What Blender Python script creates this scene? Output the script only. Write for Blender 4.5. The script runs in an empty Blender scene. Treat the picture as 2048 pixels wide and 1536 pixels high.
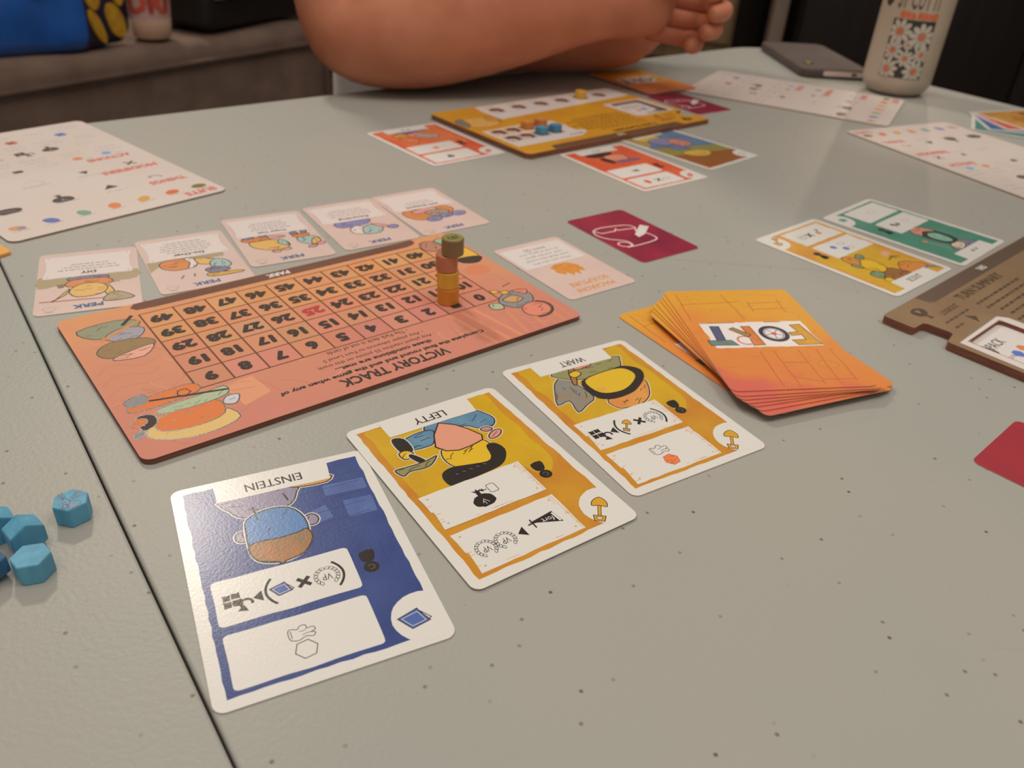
import bpy, bmesh, math, random
from mathutils import Vector, Matrix
from mathutils.geometry import tessellate_polygon

scene = bpy.context.scene
col = scene.collection
PI = math.pi
ZT = 0.74            # height of the table top above the floor
MM = 0.001

# ------------------------------------------------------------------ camera
F_PX, TILT, ROLL, CAM_H = 1635.24, 0.567044, -0.0691124, 0.177356
cam_data = bpy.data.cameras.new('camera')
cam = bpy.data.objects.new('camera', cam_data)
col.objects.link(cam)
cam_data.sensor_fit = 'HORIZONTAL'
cam_data.sensor_width = 36.0
cam_data.lens = F_PX / 2048 * 36.0
cam_data.clip_start = 0.01
ct, st = math.cos(TILT), math.sin(TILT)
fwd = Vector((0, ct, -st)); up0 = Vector((0, st, ct)); right0 = Vector((1, 0, 0))
cr_, sr_ = math.cos(ROLL), math.sin(ROLL)
cx = right0 * cr_ - up0 * sr_
cy = right0 * sr_ + up0 * cr_
rot = Matrix((cx, cy, -fwd)).transposed()
cam.matrix_world = Matrix.Translation((0, 0, ZT + CAM_H)) @ rot.to_4x4()
cam_data.dof.use_dof = True
cam_data.dof.focus_distance = 0.275
cam_data.dof.aperture_fstop = 16.0
scene.camera = cam

# ------------------------------------------------------------------ world, lights, exposure
world = bpy.data.worlds.new('room_ambient')
scene.world = world
world.use_nodes = True
bg = world.node_tree.nodes['Background']
bg.inputs['Color'].default_value = (1.0, 0.90, 0.78, 1)
bg.inputs['Strength'].default_value = 0.37

def area_light(name, loc, target, size, power, color):
    d = bpy.data.lights.new(name, 'AREA'); d.shape = 'DISK'; d.size = size
    d.energy = power; d.color = color
    o = bpy.data.objects.new(name, d); col.objects.link(o)
    o.location = loc
    o.rotation_euler = (Vector(target) - Vector(loc)).to_track_quat('-Z', 'Y').to_euler()
    return o
area_light('ceiling_or_fill_light', (-1.144, 2.119, 2.581), (0, 0.4, ZT), 0.24, 21, (1.0, 0.87, 0.72))
area_light('ceiling_or_fill_light', (-0.35, 0.15, 2.60), (0, 0.4, ZT), 1.20, 9, (1.0, 0.87, 0.72))  # broad overhead fill, added to soften the shadows
area_light('ceiling_or_fill_light', (0.75, 0.30, 2.45), (0.2, 0.5, ZT), 0.70, 7, (1.0, 0.88, 0.74))
bulb = bpy.data.lights.new('wall_light', 'POINT')
bulb.energy = 7.0; bulb.color = (1.0, 0.72, 0.55); bulb.shadow_soft_size = 0.025
bo = bpy.data.objects.new('wall_light', bulb); col.objects.link(bo); bo.location = (1.26, 3.1, 1.62)

vs = scene.view_settings
vs.view_transform = 'Standard'; vs.look = 'None'; vs.gamma = 1.0; vs.use_curve_mapping = False
vs.exposure = -0.05

# ------------------------------------------------------------------ materials
def lin(c):
    c /= 255.0
    return c / 12.92 if c <= 0.04045 else ((c + 0.055) / 1.055) ** 2.4
WHITE = (214, 206, 192)
def alb(rgb, k=0.84):
    return tuple(min(0.95, lin(c) / lin(w) * k) for c, w in zip(rgb, WHITE)) + (1,)
_mats = {}
def mat(rgb, rough=0.42, var=None, vscale=60, grain=0.0, gscale=1400, metal=0.0, spec=0.5, detail=4, stretch=None, coat=0.0):
    """procedural material: colour rgb as seen on the thing, optional second colour var mixed in by noise, fine relief grain"""
    key = (rgb, rough, var, vscale, grain, gscale, metal, spec, detail, stretch, coat)
    if key in _mats: return _mats[key]
    m = bpy.data.materials.new('mat_%d_%d_%d' % rgb); m.use_nodes = True
    nt = m.node_tree; b = nt.nodes['Principled BSDF']
    b.inputs['Base Color'].default_value = alb(rgb)
    b.inputs['Roughness'].default_value = rough
    b.inputs['Metallic'].default_value = metal
    b.inputs['Specular IOR Level'].default_value = spec
    b.inputs['Coat Weight'].default_value = coat
    src = None
    if var or grain:
        tc = nt.nodes.new('ShaderNodeTexCoord'); src = tc.outputs['Object']
        if stretch:
            mp = nt.nodes.new('ShaderNodeMapping'); mp.inputs['Scale'].default_value = stretch
            nt.links.new(src, mp.inputs['Vector']); src = mp.outputs['Vector']
    if var:
        n = nt.nodes.new('ShaderNodeTexNoise'); n.inputs['Scale'].default_value = vscale; n.inputs['Detail'].default_value = detail
        nt.links.new(src, n.inputs['Vector'])
        r = nt.nodes.new('ShaderNodeValToRGB')
        r.color_ramp.elements[0].position = 0.36; r.color_ramp.elements[0].color = alb(rgb)
        r.color_ramp.elements[1].position = 0.66; r.color_ramp.elements[1].color = alb(var)
        nt.links.new(n.outputs['Fac'], r.inputs['Fac']); nt.links.new(r.outputs['Color'], b.inputs['Base Color'])
    if grain:
        n2 = nt.nodes.new('ShaderNodeTexNoise'); n2.inputs['Scale'].default_value = gscale; n2.inputs['Detail'].default_value = 2
        nt.links.new(src, n2.inputs['Vector'])
        bp = nt.nodes.new('ShaderNodeBump'); bp.inputs['Strength'].default_value = grain; bp.inputs['Distance'].default_value = 0.0004
        nt.links.new(n2.outputs['Fac'], bp.inputs['Height']); nt.links.new(bp.outputs['Normal'], b.inputs['Normal'])
    _mats[key] = m
    return m
def matt(rgb, var=None, vscale=90):                    # colour printed on uncoated board
    return mat(rgb, rough=0.62, var=var, vscale=vscale, grain=0.05, gscale=900, spec=0.25)
def ink(rgb, var=None, vscale=90):                     # colour printed on a card with a linen finish
    return mat(rgb, rough=0.26, var=var, vscale=vscale, grain=0.08, gscale=1300, spec=0.34)
BLACK = ink((42, 36, 30)); PAPER = ink((213, 205, 191)); LINE = ink((52, 42, 32))

# ------------------------------------------------------------------ objects
def empty(name, loc=(0, 0, 0), rz=0.0, label=None, cat=None, group=None):
    o = bpy.data.objects.new(name, None); col.objects.link(o)
    o.location = loc; o.rotation_euler = (0, 0, rz); o.empty_display_size = 0.02
    if label: o['label'] = label
    if cat: o['category'] = cat
    if group: o['group'] = group
    return o
def put(name, me, parent=None, **props):
    o = bpy.data.objects.new(name, me); col.objects.link(o); o.parent = parent
    for k, v in props.items():
        if v is not None: o[k] = v
    return o
def copy_tree(o, parent=None):
    c = o.copy(); col.objects.link(c); c.parent = parent
    for ch in list(o.children): copy_tree(ch, c)
    return c
def mesh_of(bm, name, mats, smooth=False):
    me = bpy.data.meshes.new(name)
    bm.normal_update(); bm.to_mesh(me); bm.free()
    for m in (mats if isinstance(mats, (list, tuple)) else [mats]): me.materials.append(m)
    if smooth:
        for p in me.polygons: p.use_smooth = True
    return me
def at(x, y, z=0.0):                                   # millimetres on the table top -> metres
    return (x * MM, y * MM, ZT + z * MM)

# ------------------------------------------------------------------ 2D shapes, in millimetres
def rrect(x0, y0, x1, y1, r, n=5):
    pts = []
    for cx_, cy_, a0 in ((x1 - r, y1 - r, 0), (x0 + r, y1 - r, 90), (x0 + r, y0 + r, 180), (x1 - r, y0 + r, 270)):
        for i in range(n + 1):
            a = math.radians(a0 + 90 * i / n)
            pts.append((cx_ + r * math.cos(a), cy_ + r * math.sin(a)))
    return pts
def ell(cx_, cy_, rx, ry=None, rot=0, n=20, a0=0, a1=360):
    ry = rx if ry is None else ry
    c, s = math.cos(math.radians(rot)), math.sin(math.radians(rot)); pts = []
    full = abs(a1 - a0) >= 360
    for i in range(n if full else n + 1):
        a = math.radians(a0 + (a1 - a0) * i / n)
        x, y = rx * math.cos(a), ry * math.sin(a)
        pts.append((cx_ + c * x - s * y, cy_ + s * x + c * y))
    return pts
def smooth(pts, n=4, closed=True):
    out = []; N = len(pts)
    rng = range(N) if closed else range(N - 1)
    for i in rng:
        p = [pts[(i + k) % N] if closed else pts[max(0, min(N - 1, i + k))] for k in (-1, 0, 1, 2)]
        for j in range(n):
            t = j / n
            out.append(tuple(0.5 * (2 * p[1][k] + (p[2][k] - p[0][k]) * t + (2 * p[0][k] - 5 * p[1][k] + 4 * p[2][k] - p[3][k]) * t * t
                       + (-p[0][k] + 3 * p[1][k] - 3 * p[2][k] + p[3][k]) * t ** 3) for k in (0, 1)))
    if not closed: out.append(tuple(pts[-1]))
    return out
def wob(pts, amp, step=4.0, seed=1):
    rnd = random.Random(seed); out = []
    for i, p in enumerate(pts):
        q = pts[(i + 1) % len(pts)]; L = math.hypot(q[0] - p[0], q[1] - p[1]); n = max(1, int(L / step))
        for j in range(n):
            t = j / n
            a = amp if j else amp * 0.5
            out.append((p[0] + (q[0] - p[0]) * t + rnd.uniform(-a, a), p[1] + (q[1] - p[1]) * t + rnd.uniform(-a, a)))
    return out
def rough(pts, amp, step=5.0, seed=1):                # the same for an open line
    rnd = random.Random(seed); out = []
    for p, q in zip(pts, pts[1:]):
        n = max(1, int(math.hypot(q[0] - p[0], q[1] - p[1]) / step))
        out += [(p[0] + (q[0] - p[0]) * j / n + rnd.uniform(-amp, amp), p[1] + (q[1] - p[1]) * j / n + rnd.uniform(-amp, amp)) for j in range(n)]
    return out + [pts[-1]]
def xf(pts, dx=0, dy=0, s=1.0, rot=0):
    c, sn = math.cos(math.radians(rot)), math.sin(math.radians(rot))
    return [(dx + s * (c * x - sn * y), dy + s * (sn * x + c * y)) for x, y in pts]
def poly_tris(pts):
    return tessellate_polygon([[Vector((x, y, 0)) for x, y in pts]])
_txt = {}; _copies = {}
def text_geo(s, bold=0.0, shear=0.0):
    """lettering outline filled flat; bold thickens it by laying shifted copies over each other"""
    key = (s, bold, shear)
    if key not in _txt:
        cu = bpy.data.curves.new('txt', 'FONT'); cu.body = s; cu.size = 1; cu.shear = shear
        cu.resolution_u = 2; cu.fill_mode = 'FRONT'
        ob = bpy.data.objects.new('txt', cu)
        me = bpy.data.meshes.new_from_object(ob)
        v = [(p.co.x, p.co.y) for p in me.vertices]; f = [tuple(p.vertices) for p in me.polygons]
        bpy.data.objects.remove(ob); bpy.data.curves.remove(cu); bpy.data.meshes.remove(me)
        if bold:
            sh = [(bold * math.cos(k * PI / 4), bold * math.sin(k * PI / 4)) for k in range(8)] if bold > 0.02 else [(-bold, 0), (bold, 0)]
            n = len(v); f = f + [tuple(i + n * (k + 1) for i in q) for k in range(len(sh)) for q in f]
            v = v + [(x + dx, y + dy) for dx, dy in sh for x, y in v]
        _txt[key] = (v, f)
        _copies[key] = (len(sh) + 1) if bold else 1
    return _txt[key]

LAYER = 0.004        # millimetres between two printed layers
class Art:
    """prints flat shapes onto the top of a thing; every named part becomes one mesh under it"""
    def __init__(self, root, z0): self.root = root; self.z0 = z0 + 0.008; self.cur = None; self.boxes = []
    def part(self, name, label=None, parent=None, kind=None):
        self.done(); self.cur = (name, label, parent, kind); self.V = []; self.F = []; self.MI = []; self.M = []
    def _mi(self, m):
        if m not in self.M: self.M.append(m)
        return self.M.index(m)
    def geo(self, v2, faces, m):
        b = len(self.V); k = self._mi(m)
        # each shape lies just over whatever ink is already below it
        x0 = min(p[0] for p in v2) + 0.02; x1 = max(p[0] for p in v2) - 0.02; y0 = min(p[1] for p in v2) + 0.02; y1 = max(p[1] for p in v2) - 0.02
        z = self.z0
        for bx0, by0, bx1, by1, bz in self.boxes:
            if bz >= z and bx0 < x1 and bx1 > x0 and by0 < y1 and by1 > y0: z = bz + LAYER
        self.boxes.append((x0, y0, x1, y1, z))
        for x, y in v2: self.V.append((x * MM, y * MM, z * MM))
        for f in faces:
            self.F.append(tuple(b + i for i in f)); self.MI.append(k)
    def poly(self, pts, m): self.geo(pts, poly_tris(pts), m)
    def line(self, pts, w, m, closed=False):
        if len(pts) < 2: return
        n = len(pts); L = []; R = []
        for i in range(n):
            p = pts[i]
            a = pts[(i - 1) % n] if (closed or i > 0) else None
            c = pts[(i + 1) % n] if (closed or i < n - 1) else None
            d1 = Vector((p[0] - a[0], p[1] - a[1])) if a else None
            d2 = Vector((c[0] - p[0], c[1] - p[1])) if c else None
            if d1 is not None and d1.length < 1e-9: d1 = None
            if d2 is not None and d2.length < 1e-9: d2 = None
            if d1 is None and d2 is None: d1 = Vector((1, 0))
            if d1 is None: d1 = d2
            if d2 is None: d2 = d1
            d = d1.normalized() + d2.normalized()
            d = d.normalized() if d.length > 0.3 else d1.normalized()
            k = min(2.0, 1.0 / max(0.5, d.dot(d1.normalized())))
            nx, ny = -d.y * w / 2 * k, d.x * w / 2 * k
            L.append((p[0] + nx, p[1] + ny)); R.append((p[0] - nx, p[1] - ny))
        faces = []
        for i in range(n if closed else n - 1):
            j = (i + 1) % n; faces.append((i, n + i, n + j, j))
        self.geo(L + R, faces, m)
    def shape(self, pts, m, w=0.35, lm=None, halo=0.0, hm=None):
        if halo: self.line(pts, halo, hm or PAPER, True)
        self.poly(pts, m)
        if w: self.line(pts, w, lm or LINE, True)
    def text(self, s, cx_, cy_, w, h, m, bold=0.0, shear=0.0, rot=0):
        v, f = text_geo(s, bold, shear)
        if not v: return
        x0 = min(p[0] for p in v); x1 = max(p[0] for p in v); y0 = min(p[1] for p in v); y1 = max(p[1] for p in v)
        sx = w / (x1 - x0); sy = h / (y1 - y0)
        q = xf([((x - (x0 + x1) / 2) * sx, (y - (y0 + y1) / 2) * sy) for x, y in v], cx_, cy_, 1, rot)
        n = _copies[(s, bold, shear)]; nv, nf = len(q) // n, len(f) // n
        for k in range(n): self.geo(q[k * nv:(k + 1) * nv], f[:nf], m)
    def dashes(self, cx_, cy_, w, h, m, seed, rot=0):   # a line of print too small to read
        rnd = random.Random(seed); x = -w / 2; V = []; Fa = []
        while x < w / 2 - 0.4:
            l = min(rnd.uniform(1.3, 3.6) * max(0.85, h), w / 2 - x)
            k = len(V); V += xf([(x, -h / 2), (x + l, -h / 2), (x + l, h / 2), (x, h / 2)], cx_, cy_, 1, rot); Fa.append((k, k + 1, k + 2, k + 3))
            x += l + rnd.uniform(0.55, 0.9) * max(0.85, h)
        self.geo(V, Fa, m)
    def scribble(self, x0, y0, x1, y1, n, m, w=0.25, seed=1, l=7.0):   # loose pen strokes of the print
        rnd = random.Random(seed)
        for k in range(n):
            x, y = rnd.uniform(x0, x1), rnd.uniform(y0, y1); an = rnd.uniform(0, 2 * PI); pts = []
            for j in range(4):
                pts.append((max(x0, min(x1, x)), max(y0, min(y1, y)))); an += rnd.uniform(-0.7, 0.7); x += l / 4 * math.cos(an); y += l / 4 * math.sin(an)
            self.line(smooth(pts, 2, False), w, m)
    def done(self):
        if self.cur and self.F:
            me = bpy.data.meshes.new(self.cur[0]); me.from_pydata(self.V, [], self.F)
            for m in self.M: me.materials.append(m)
            me.polygons.foreach_set('material_index', self.MI)
            bm = bmesh.new(); bm.from_mesh(me)
            for f in bm.faces:
                f.normal_update()
                if f.normal.z < 0: f.normal_flip()
            bm.to_mesh(me); bm.free()
            o = put(self.cur[0], me, self.cur[2] or self.root, label=self.cur[1], kind=self.cur[3])
            self.cur = None
            return o
        self.cur = None

def slab_mesh(pts, z0, z1, top, side, bottom=None, holes=(), bevel=0.0):
    """a flat piece of card or board: outline pts, optional holes, all in millimetres"""
    cu = bpy.data.curves.new('slab', 'CURVE'); cu.dimensions = '2D'; cu.fill_mode = 'BOTH'; cu.extrude = (z1 - z0) / 2 * MM
    for ring in [pts] + list(holes):
        sp = cu.splines.new('POLY'); sp.points.add(len(ring) - 1)
        for k, (x, y) in enumerate(ring): sp.points[k].co = (x * MM, y * MM, 0, 1)
        sp.use_cyclic_u = True
    ob = bpy.data.objects.new('slab', cu); me = bpy.data.meshes.new_from_object(ob)
    bpy.data.objects.remove(ob); bpy.data.curves.remove(cu)
    bm = bmesh.new(); bm.from_mesh(me); bpy.data.meshes.remove(me)
    bmesh.ops.remove_doubles(bm, verts=bm.verts, dist=1e-7)
    bmesh.ops.translate(bm, verts=bm.verts, vec=(0, 0, (z0 + z1) / 2 * MM))
    bmesh.ops.recalc_face_normals(bm, faces=bm.faces)
    bm.normal_update()
    for f in bm.faces:
        f.material_index = 0 if f.normal.z > 0.5 else (2 if f.normal.z < -0.5 else 1)
        f.smooth = False
    return mesh_of(bm, 'slab', [top, side, bottom or side])
def lathe(profile, n=40, mats=None, smooth_=True, name='lathe'):
    bm = bmesh.new(); rings = []
    for r, z in profile:
        if r < 1e-6: rings.append([bm.verts.new((0, 0, z * MM))])
        else: rings.append([bm.verts.new((r * MM * math.cos(2 * PI * i / n), r * MM * math.sin(2 * PI * i / n), z * MM)) for i in range(n)])
    for a, b in zip(rings, rings[1:]):
        for i in range(n):
            j = (i + 1) % n
            if len(a) == 1 and len(b) == 1: continue
            if len(a) == 1: bm.faces.new((a[0], b[j], b[i]))
            elif len(b) == 1: bm.faces.new((a[i], a[j], b[0]))
            else: bm.faces.new((a[i], a[j], b[j], b[i]))
    bmesh.ops.recalc_face_normals(bm, faces=bm.faces)
    return mesh_of(bm, name, mats, smooth_)
def box_mesh(sx, sy, sz, m, bevel=0.0, seg=3, name='box', z0=0.0):
    bm = bmesh.new(); bmesh.ops.create_cube(bm, size=1.0)
    bmesh.ops.scale(bm, verts=bm.verts, vec=(sx, sy, sz)); bmesh.ops.translate(bm, verts=bm.verts, vec=(0, 0, sz / 2 + z0))
    if bevel: bmesh.ops.bevel(bm, geom=list(bm.edges), offset=bevel, segments=seg, profile=0.5, affect='EDGES')
    return mesh_of(bm, name, m, bool(bevel))
def tube(points, r, m, n=8, name='tube', closed=False):
    cu = bpy.data.curves.new('t', 'CURVE'); cu.dimensions = '3D'; cu.bevel_depth = r; cu.bevel_resolution = max(1, n // 4); cu.use_fill_caps = True
    sp = cu.splines.new('POLY'); sp.points.add(len(points) - 1); sp.use_cyclic_u = closed
    for k, p in enumerate(points): sp.points[k].co = (*p, 1)
    ob = bpy.data.objects.new('t', cu); me = bpy.data.meshes.new_from_object(ob)
    bpy.data.objects.remove(ob); bpy.data.curves.remove(cu)
    me.materials.append(m)
    for p in me.polygons: p.use_smooth = True
    return me

# ================================================================== the room
def struct(name, me, loc=(0, 0, 0), parent=None):
    o = put(name, me, parent, kind='structure'); o.location = loc; return o
floor_m = mat((92, 74, 58), rough=0.6, var=(78, 62, 48), vscale=3, stretch=(1, 9, 1), grain=0.1, gscale=60)
wall_m = mat((62, 52, 44), rough=0.8, var=(56, 47, 40), vscale=4, grain=0.1, gscale=90)
base_m = mat((40, 32, 26), rough=0.6, var=(34, 28, 24), vscale=9)
struct('floor', box_mesh(6.4, 6.6, 0.04, floor_m, name='floor'), (0.0, 0.95, -0.04))
struct('wall_back', box_mesh(6.4, 0.08, 2.6, wall_m, name='wall'), (0, 4.21, 0))
struct('wall_left', box_mesh(0.08, 6.6, 2.6, wall_m, name='wall'), (-3.16, 0.95, 0))
struct('wall_right', box_mesh(0.08, 6.6, 2.6, wall_m, name='wall'), (3.16, 0.95, 0))
struct('baseboard_back', box_mesh(6.2, 0.02, 0.11, base_m, bevel=0.004, name='base'), (0, 4.16, 0))

# a sideboard, a door post and a dark wardrobe far behind the table
def wood(a, b, rough=0.5, s=6):
    return mat(a, rough=rough, var=b, vscale=s, stretch=(6, 6, 0.7), grain=0.12, gscale=120)
sideboard_m = wood((128, 102, 70), (108, 84, 56))
sb = empty('sideboard', (0.36, 3.45, 0), 0, 'brown wooden sideboard with panelled doors behind the crossed arms', 'cabinet')
put('body', box_mesh(0.72, 0.42, 0.86, sideboard_m, bevel=0.006, name='body', z0=0.34), sb)
for x in (-0.18, 0.18):
    d = put('door', box_mesh(0.33, 0.018, 0.74, wood((138, 110, 76), (116, 92, 62)), bevel=0.004, name='door'), sb); d.location = (x, -0.219, 0.40)
    p = put('door_panel', box_mesh(0.22, 0.008, 0.60, wood((120, 95, 64), (104, 82, 55)), bevel=0.003, name='panel'), d); p.location = (0, -0.012, 0.07)
    k = put('knob', lathe([(0, 0), (6, 0), (6, 8), (12, 12), (12, 20), (0, 24)], 16, mat((150, 130, 100), rough=0.3, var=(130, 110, 84), metal=0.6)), d)
    k.rotation_euler = (PI / 2, 0, 0); k.location = (-0.13 if x > 0 else 0.13, -0.009, 0.4)
for x in (-0.32, 0.32):
    for y in (-0.17, 0.17):
        l = put('leg', box_mesh(0.045, 0.045, 0.345, wood((92, 72, 50), (80, 62, 44)), bevel=0.004, name='leg'), sb); l.location = (x, y, 0)
post = put('door_post', box_mesh(0.052, 0.06, 2.55, wood((138, 118, 98), (124, 104, 86), s=4), bevel=0.006, name='post'),
           label='pale wooden door post standing beside the dark wardrobe', category='post')
post.location = (0.872, 3.26, 0)
wr = empty('wardrobe', (1.62, 3.62, 0), 0, 'tall black wardrobe with plain doors far behind the drink can', 'wardrobe')
dk = mat((36, 29, 25), rough=0.55, var=(30, 25, 22), vscale=5, stretch=(5, 5, 0.6))
put('body', box_mesh(1.30, 0.55, 2.1, dk, bevel=0.008, name='body'), wr)
for x in (-0.43, 0, 0.43):
    d = put('door', box_mesh(0.42, 0.02, 1.96, mat((40, 33, 28), rough=0.5, var=(33, 27, 24), vscale=5, stretch=(5, 5, 0.6)), bevel=0.004, name='door'), wr); d.location = (x, -0.286, 0.08)
    h = put('handle', box_mesh(0.012, 0.02, 0.14, mat((84, 76, 66), rough=0.4, metal=0.7), bevel=0.004, name='handle'), d); h.location = (0.17, -0.02, 0.95)

# ================================================================== the folding table
def line_x(p, d, q, e):
    t = ((q[0] - p[0]) * e[1] - (q[1] - p[1]) * e[0]) / (d[0] * e[1] - d[1] * e[0])
    return (p[0] + d[0] * t, p[1] + d[1] * t)
def fillet(pts, radii, n=8):
    out = []; N = len(pts)
    for i in range(N):
        p = Vector(pts[i]); a = (Vector(pts[i - 1]) - p).normalized(); b = (Vector(pts[(i + 1) % N]) - p).normalized(); r = radii[i]
        if r <= 0: out.append(tuple(p)); continue
        ang = a.angle(b); t = r / math.tan(ang / 2); c = p + (a + b).normalized() * (r / math.sin(ang / 2))
        s0 = p + a * t - c; s1 = p + b * t - c
        a0 = math.atan2(s0.y, s0.x); a1 = math.atan2(s1.y, s1.x); dlt = (a1 - a0 + PI) % (2 * PI) - PI
        for k in range(n + 1):
            th = a0 + dlt * k / n; out.append((c.x + r * math.cos(th), c.y + r * math.sin(th)))
    return out
def rounded_slab(pts, z0, z1, m, bev):
    """solid with a rounded rim, outline in millimetres"""
    N = len(pts); area = sum(pts[i][0] * pts[(i + 1) % N][1] - pts[(i + 1) % N][0] * pts[i][1] for i in range(N))
    if area < 0: pts = pts[::-1]
    def inset(d):
        o = []
        for i in range(N):
            p = Vector(pts[i]); a = (p - Vector(pts[i - 1])).normalized(); b = (Vector(pts[(i + 1) % N]) - p).normalized()
            n_ = (Vector((-a.y, a.x)) + Vector((-b.y, b.x))); n_.normalize()
            o.append(p + n_ * d / max(0.4, n_.dot(Vector((-a.y, a.x)))))
        return o
    bm = bmesh.new(); rings = []
    prof = [(bev * 0.7, z0)] + [(0, z0 + bev), (0, z1 - bev)] + [(bev * (1 - math.cos(t)), z1 - bev + bev * math.sin(t)) for t in (0.4, 0.8, 1.2, PI / 2)]
    for d, z in prof: rings.append([bm.verts.new((q.x * MM, q.y * MM, z * MM)) for q in inset(d)])
    for a, b in zip(rings, rings[1:]):
        for i in range(N):
            f = bm.faces.new((a[i], a[(i + 1) % N], b[(i + 1) % N], b[i])); f.smooth = True
    t = bm.faces.new(rings[-1]); b_ = bm.faces.new(rings[0][::-1])
    bmesh.ops.recalc_face_normals(bm, faces=bm.faces)
    return mesh_of(bm, 'slab', m)

def table_material():
    m = bpy.data.materials.new('grey_moulded_plastic'); m.use_nodes = True
    nt = m.node_tree; b = nt.nodes['Principled BSDF']; L = nt.links.new
    tc = nt.nodes.new('ShaderNodeTexCoord')
    big = nt.nodes.new('ShaderNodeTexNoise'); big.inputs['Scale'].default_value = 5; big.inputs['Detail'].default_value = 3; L(tc.outputs['Object'], big.inputs['Vector'])
    r0 = nt.nodes.new('ShaderNodeValToRGB')
    r0.color_ramp.elements[0].position = 0.35; r0.color_ramp.elements[0].color = alb((154, 152, 139))
    r0.color_ramp.elements[1].position = 0.65; r0.color_ramp.elements[1].color = alb((162, 154, 139))
    L(big.outputs['Fac'], r0.inputs['Fac'])
    # little dirt specks
    vo = nt.nodes.new('ShaderNodeTexVoronoi'); vo.voronoi_dimensions = '2D'; vo.inputs['Scale'].default_value = 125; vo.inputs['Randomness'].default_value = 1.0; L(tc.outputs['Object'], vo.inputs['Vector'])
    sp = nt.nodes.new('ShaderNodeValToRGB')
    sp.color_ramp.elements[0].position = 0.03; sp.color_ramp.elements[0].color = (1, 1, 1, 1)
    sp.color_ramp.elements[1].position = 0.10; sp.color_ramp.elements[1].color = (0, 0, 0, 1)
    L(vo.outputs['Distance'], sp.inputs['Fac'])
    pick = nt.nodes.new('ShaderNodeMath'); pick.operation = 'GREATER_THAN'; pick.inputs[1].default_value = 0.82
    sepc = nt.nodes.new('ShaderNodeSeparateColor'); L(vo.outputs['Color'], sepc.inputs['Color']); L(sepc.outputs['Red'], pick.inputs[0])
    mul = nt.nodes.new('ShaderNodeMath'); mul.operation = 'MULTIPLY'; L(sp.outputs['Color'], mul.inputs[0]); L(pick.outputs[0], mul.inputs[1])
    mul2 = nt.nodes.new('ShaderNodeMath'); mul2.operation = 'MULTIPLY'; L(mul.outputs[0], mul2.inputs[0]); L(sepc.outputs['Green'], mul2.inputs[1])
    mx = nt.nodes.new('ShaderNodeMix'); mx.data_type = 'RGBA'
    L(mul2.outputs[0], mx.inputs['Factor']); L(r0.outputs['Color'], mx.inputs['A']); mx.inputs['B'].default_value = alb((84, 72, 60))
    # faint knife scratches
    mp = nt.nodes.new('ShaderNodeMapping'); mp.inputs['Rotation'].default_value = (0, 0, 0.5); mp.inputs['Scale'].default_value = (1.2, 60, 1); L(tc.outputs['Object'], mp.inputs['Vector'])
    sn = nt.nodes.new('ShaderNodeTexNoise'); sn.inputs['Scale'].default_value = 2.4; sn.inputs['Detail'].default_value = 1; L(mp.outputs['Vector'], sn.inputs['Vector'])
    sr = nt.nodes.new('ShaderNodeValToRGB'); sr.color_ramp.elements[0].position = 0.74; sr.color_ramp.elements[0].color = (0, 0, 0, 1)
    sr.color_ramp.elements[1].position = 0.80; sr.color_ramp.elements[1].color = (0.25, 0.25, 0.25, 1); L(sn.outputs['Fac'], sr.inputs['Fac'])
    mx2 = nt.nodes.new('ShaderNodeMix'); mx2.data_type = 'RGBA'
    L(sr.outputs['Color'], mx2.inputs['Factor']); L(mx.outputs['Result'], mx2.inputs['A']); mx2.inputs['B'].default_value = alb((140, 130, 118))
    L(mx2.outputs['Result'], b.inputs['Base Color'])
    b.inputs['Roughness'].default_value = 0.42; b.inputs['Specular IOR Level'].default_value = 0.22
    n1 = nt.nodes.new('ShaderNodeTexNoise'); n1.inputs['Scale'].default_value = 620; n1.inputs['Detail'].default_value = 3; L(tc.outputs['Object'], n1.inputs['Vector'])
    bp = nt.nodes.new('ShaderNodeBump'); bp.inputs['Strength'].default_value = 0.32; bp.inputs['Distance'].default_value = 0.0005
    L(n1.outputs['Fac'], bp.inputs['Height']); L(bp.outputs['Normal'], b.inputs['Normal'])
    return m
TABLE_M = table_material()
e_dir = (0.7525, 0.6586); s_dir = (0.617, -0.787); r_dir = (0.603, -0.798)
far_p = (-174, 719); seam_p = (-245, 348); right_p = (431, 938); near_p = (far_p[0] + 500, far_p[1] - 572)
gap = 0.35
sr_p = (seam_p[0] + gap * 0.787, seam_p[1] + gap * 0.617); sl_p = (seam_p[0] - gap * 0.787, seam_p[1] - gap * 0.617)
left_p = (seam_p[0] - 914 * e_dir[0], seam_p[1] - 914 * e_dir[1])
R_half = [line_x(far_p, e_dir, sr_p, s_dir), line_x(far_p, e_dir, right_p, r_dir), line_x(near_p, e_dir, right_p, r_dir), line_x(near_p, e_dir, sr_p, s_dir)]
L_half = [line_x(far_p, e_dir, left_p, s_dir), line_x(far_p, e_dir, sl_p, s_dir), line_x(near_p, e_dir, sl_p, s_dir), line_x(near_p, e_dir, left_p, s_dir)]
tb = empty('folding_table', (0, 0, ZT), 0, 'grey plastic fold-in-half table with a seam across its top', 'table')
put('tabletop_half', rounded_slab(fillet(R_half, [2, 55, 55, 2]), -45, 0, TABLE_M, 1.0), tb)
put('tabletop_half', rounded_slab(fillet(L_half, [55, 2, 2, 55]), -45, 0, TABLE_M, 1.0), tb)
steel = mat((120, 114, 106), rough=0.4, var=(108, 102, 95), vscale=30, metal=0.5)
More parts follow.
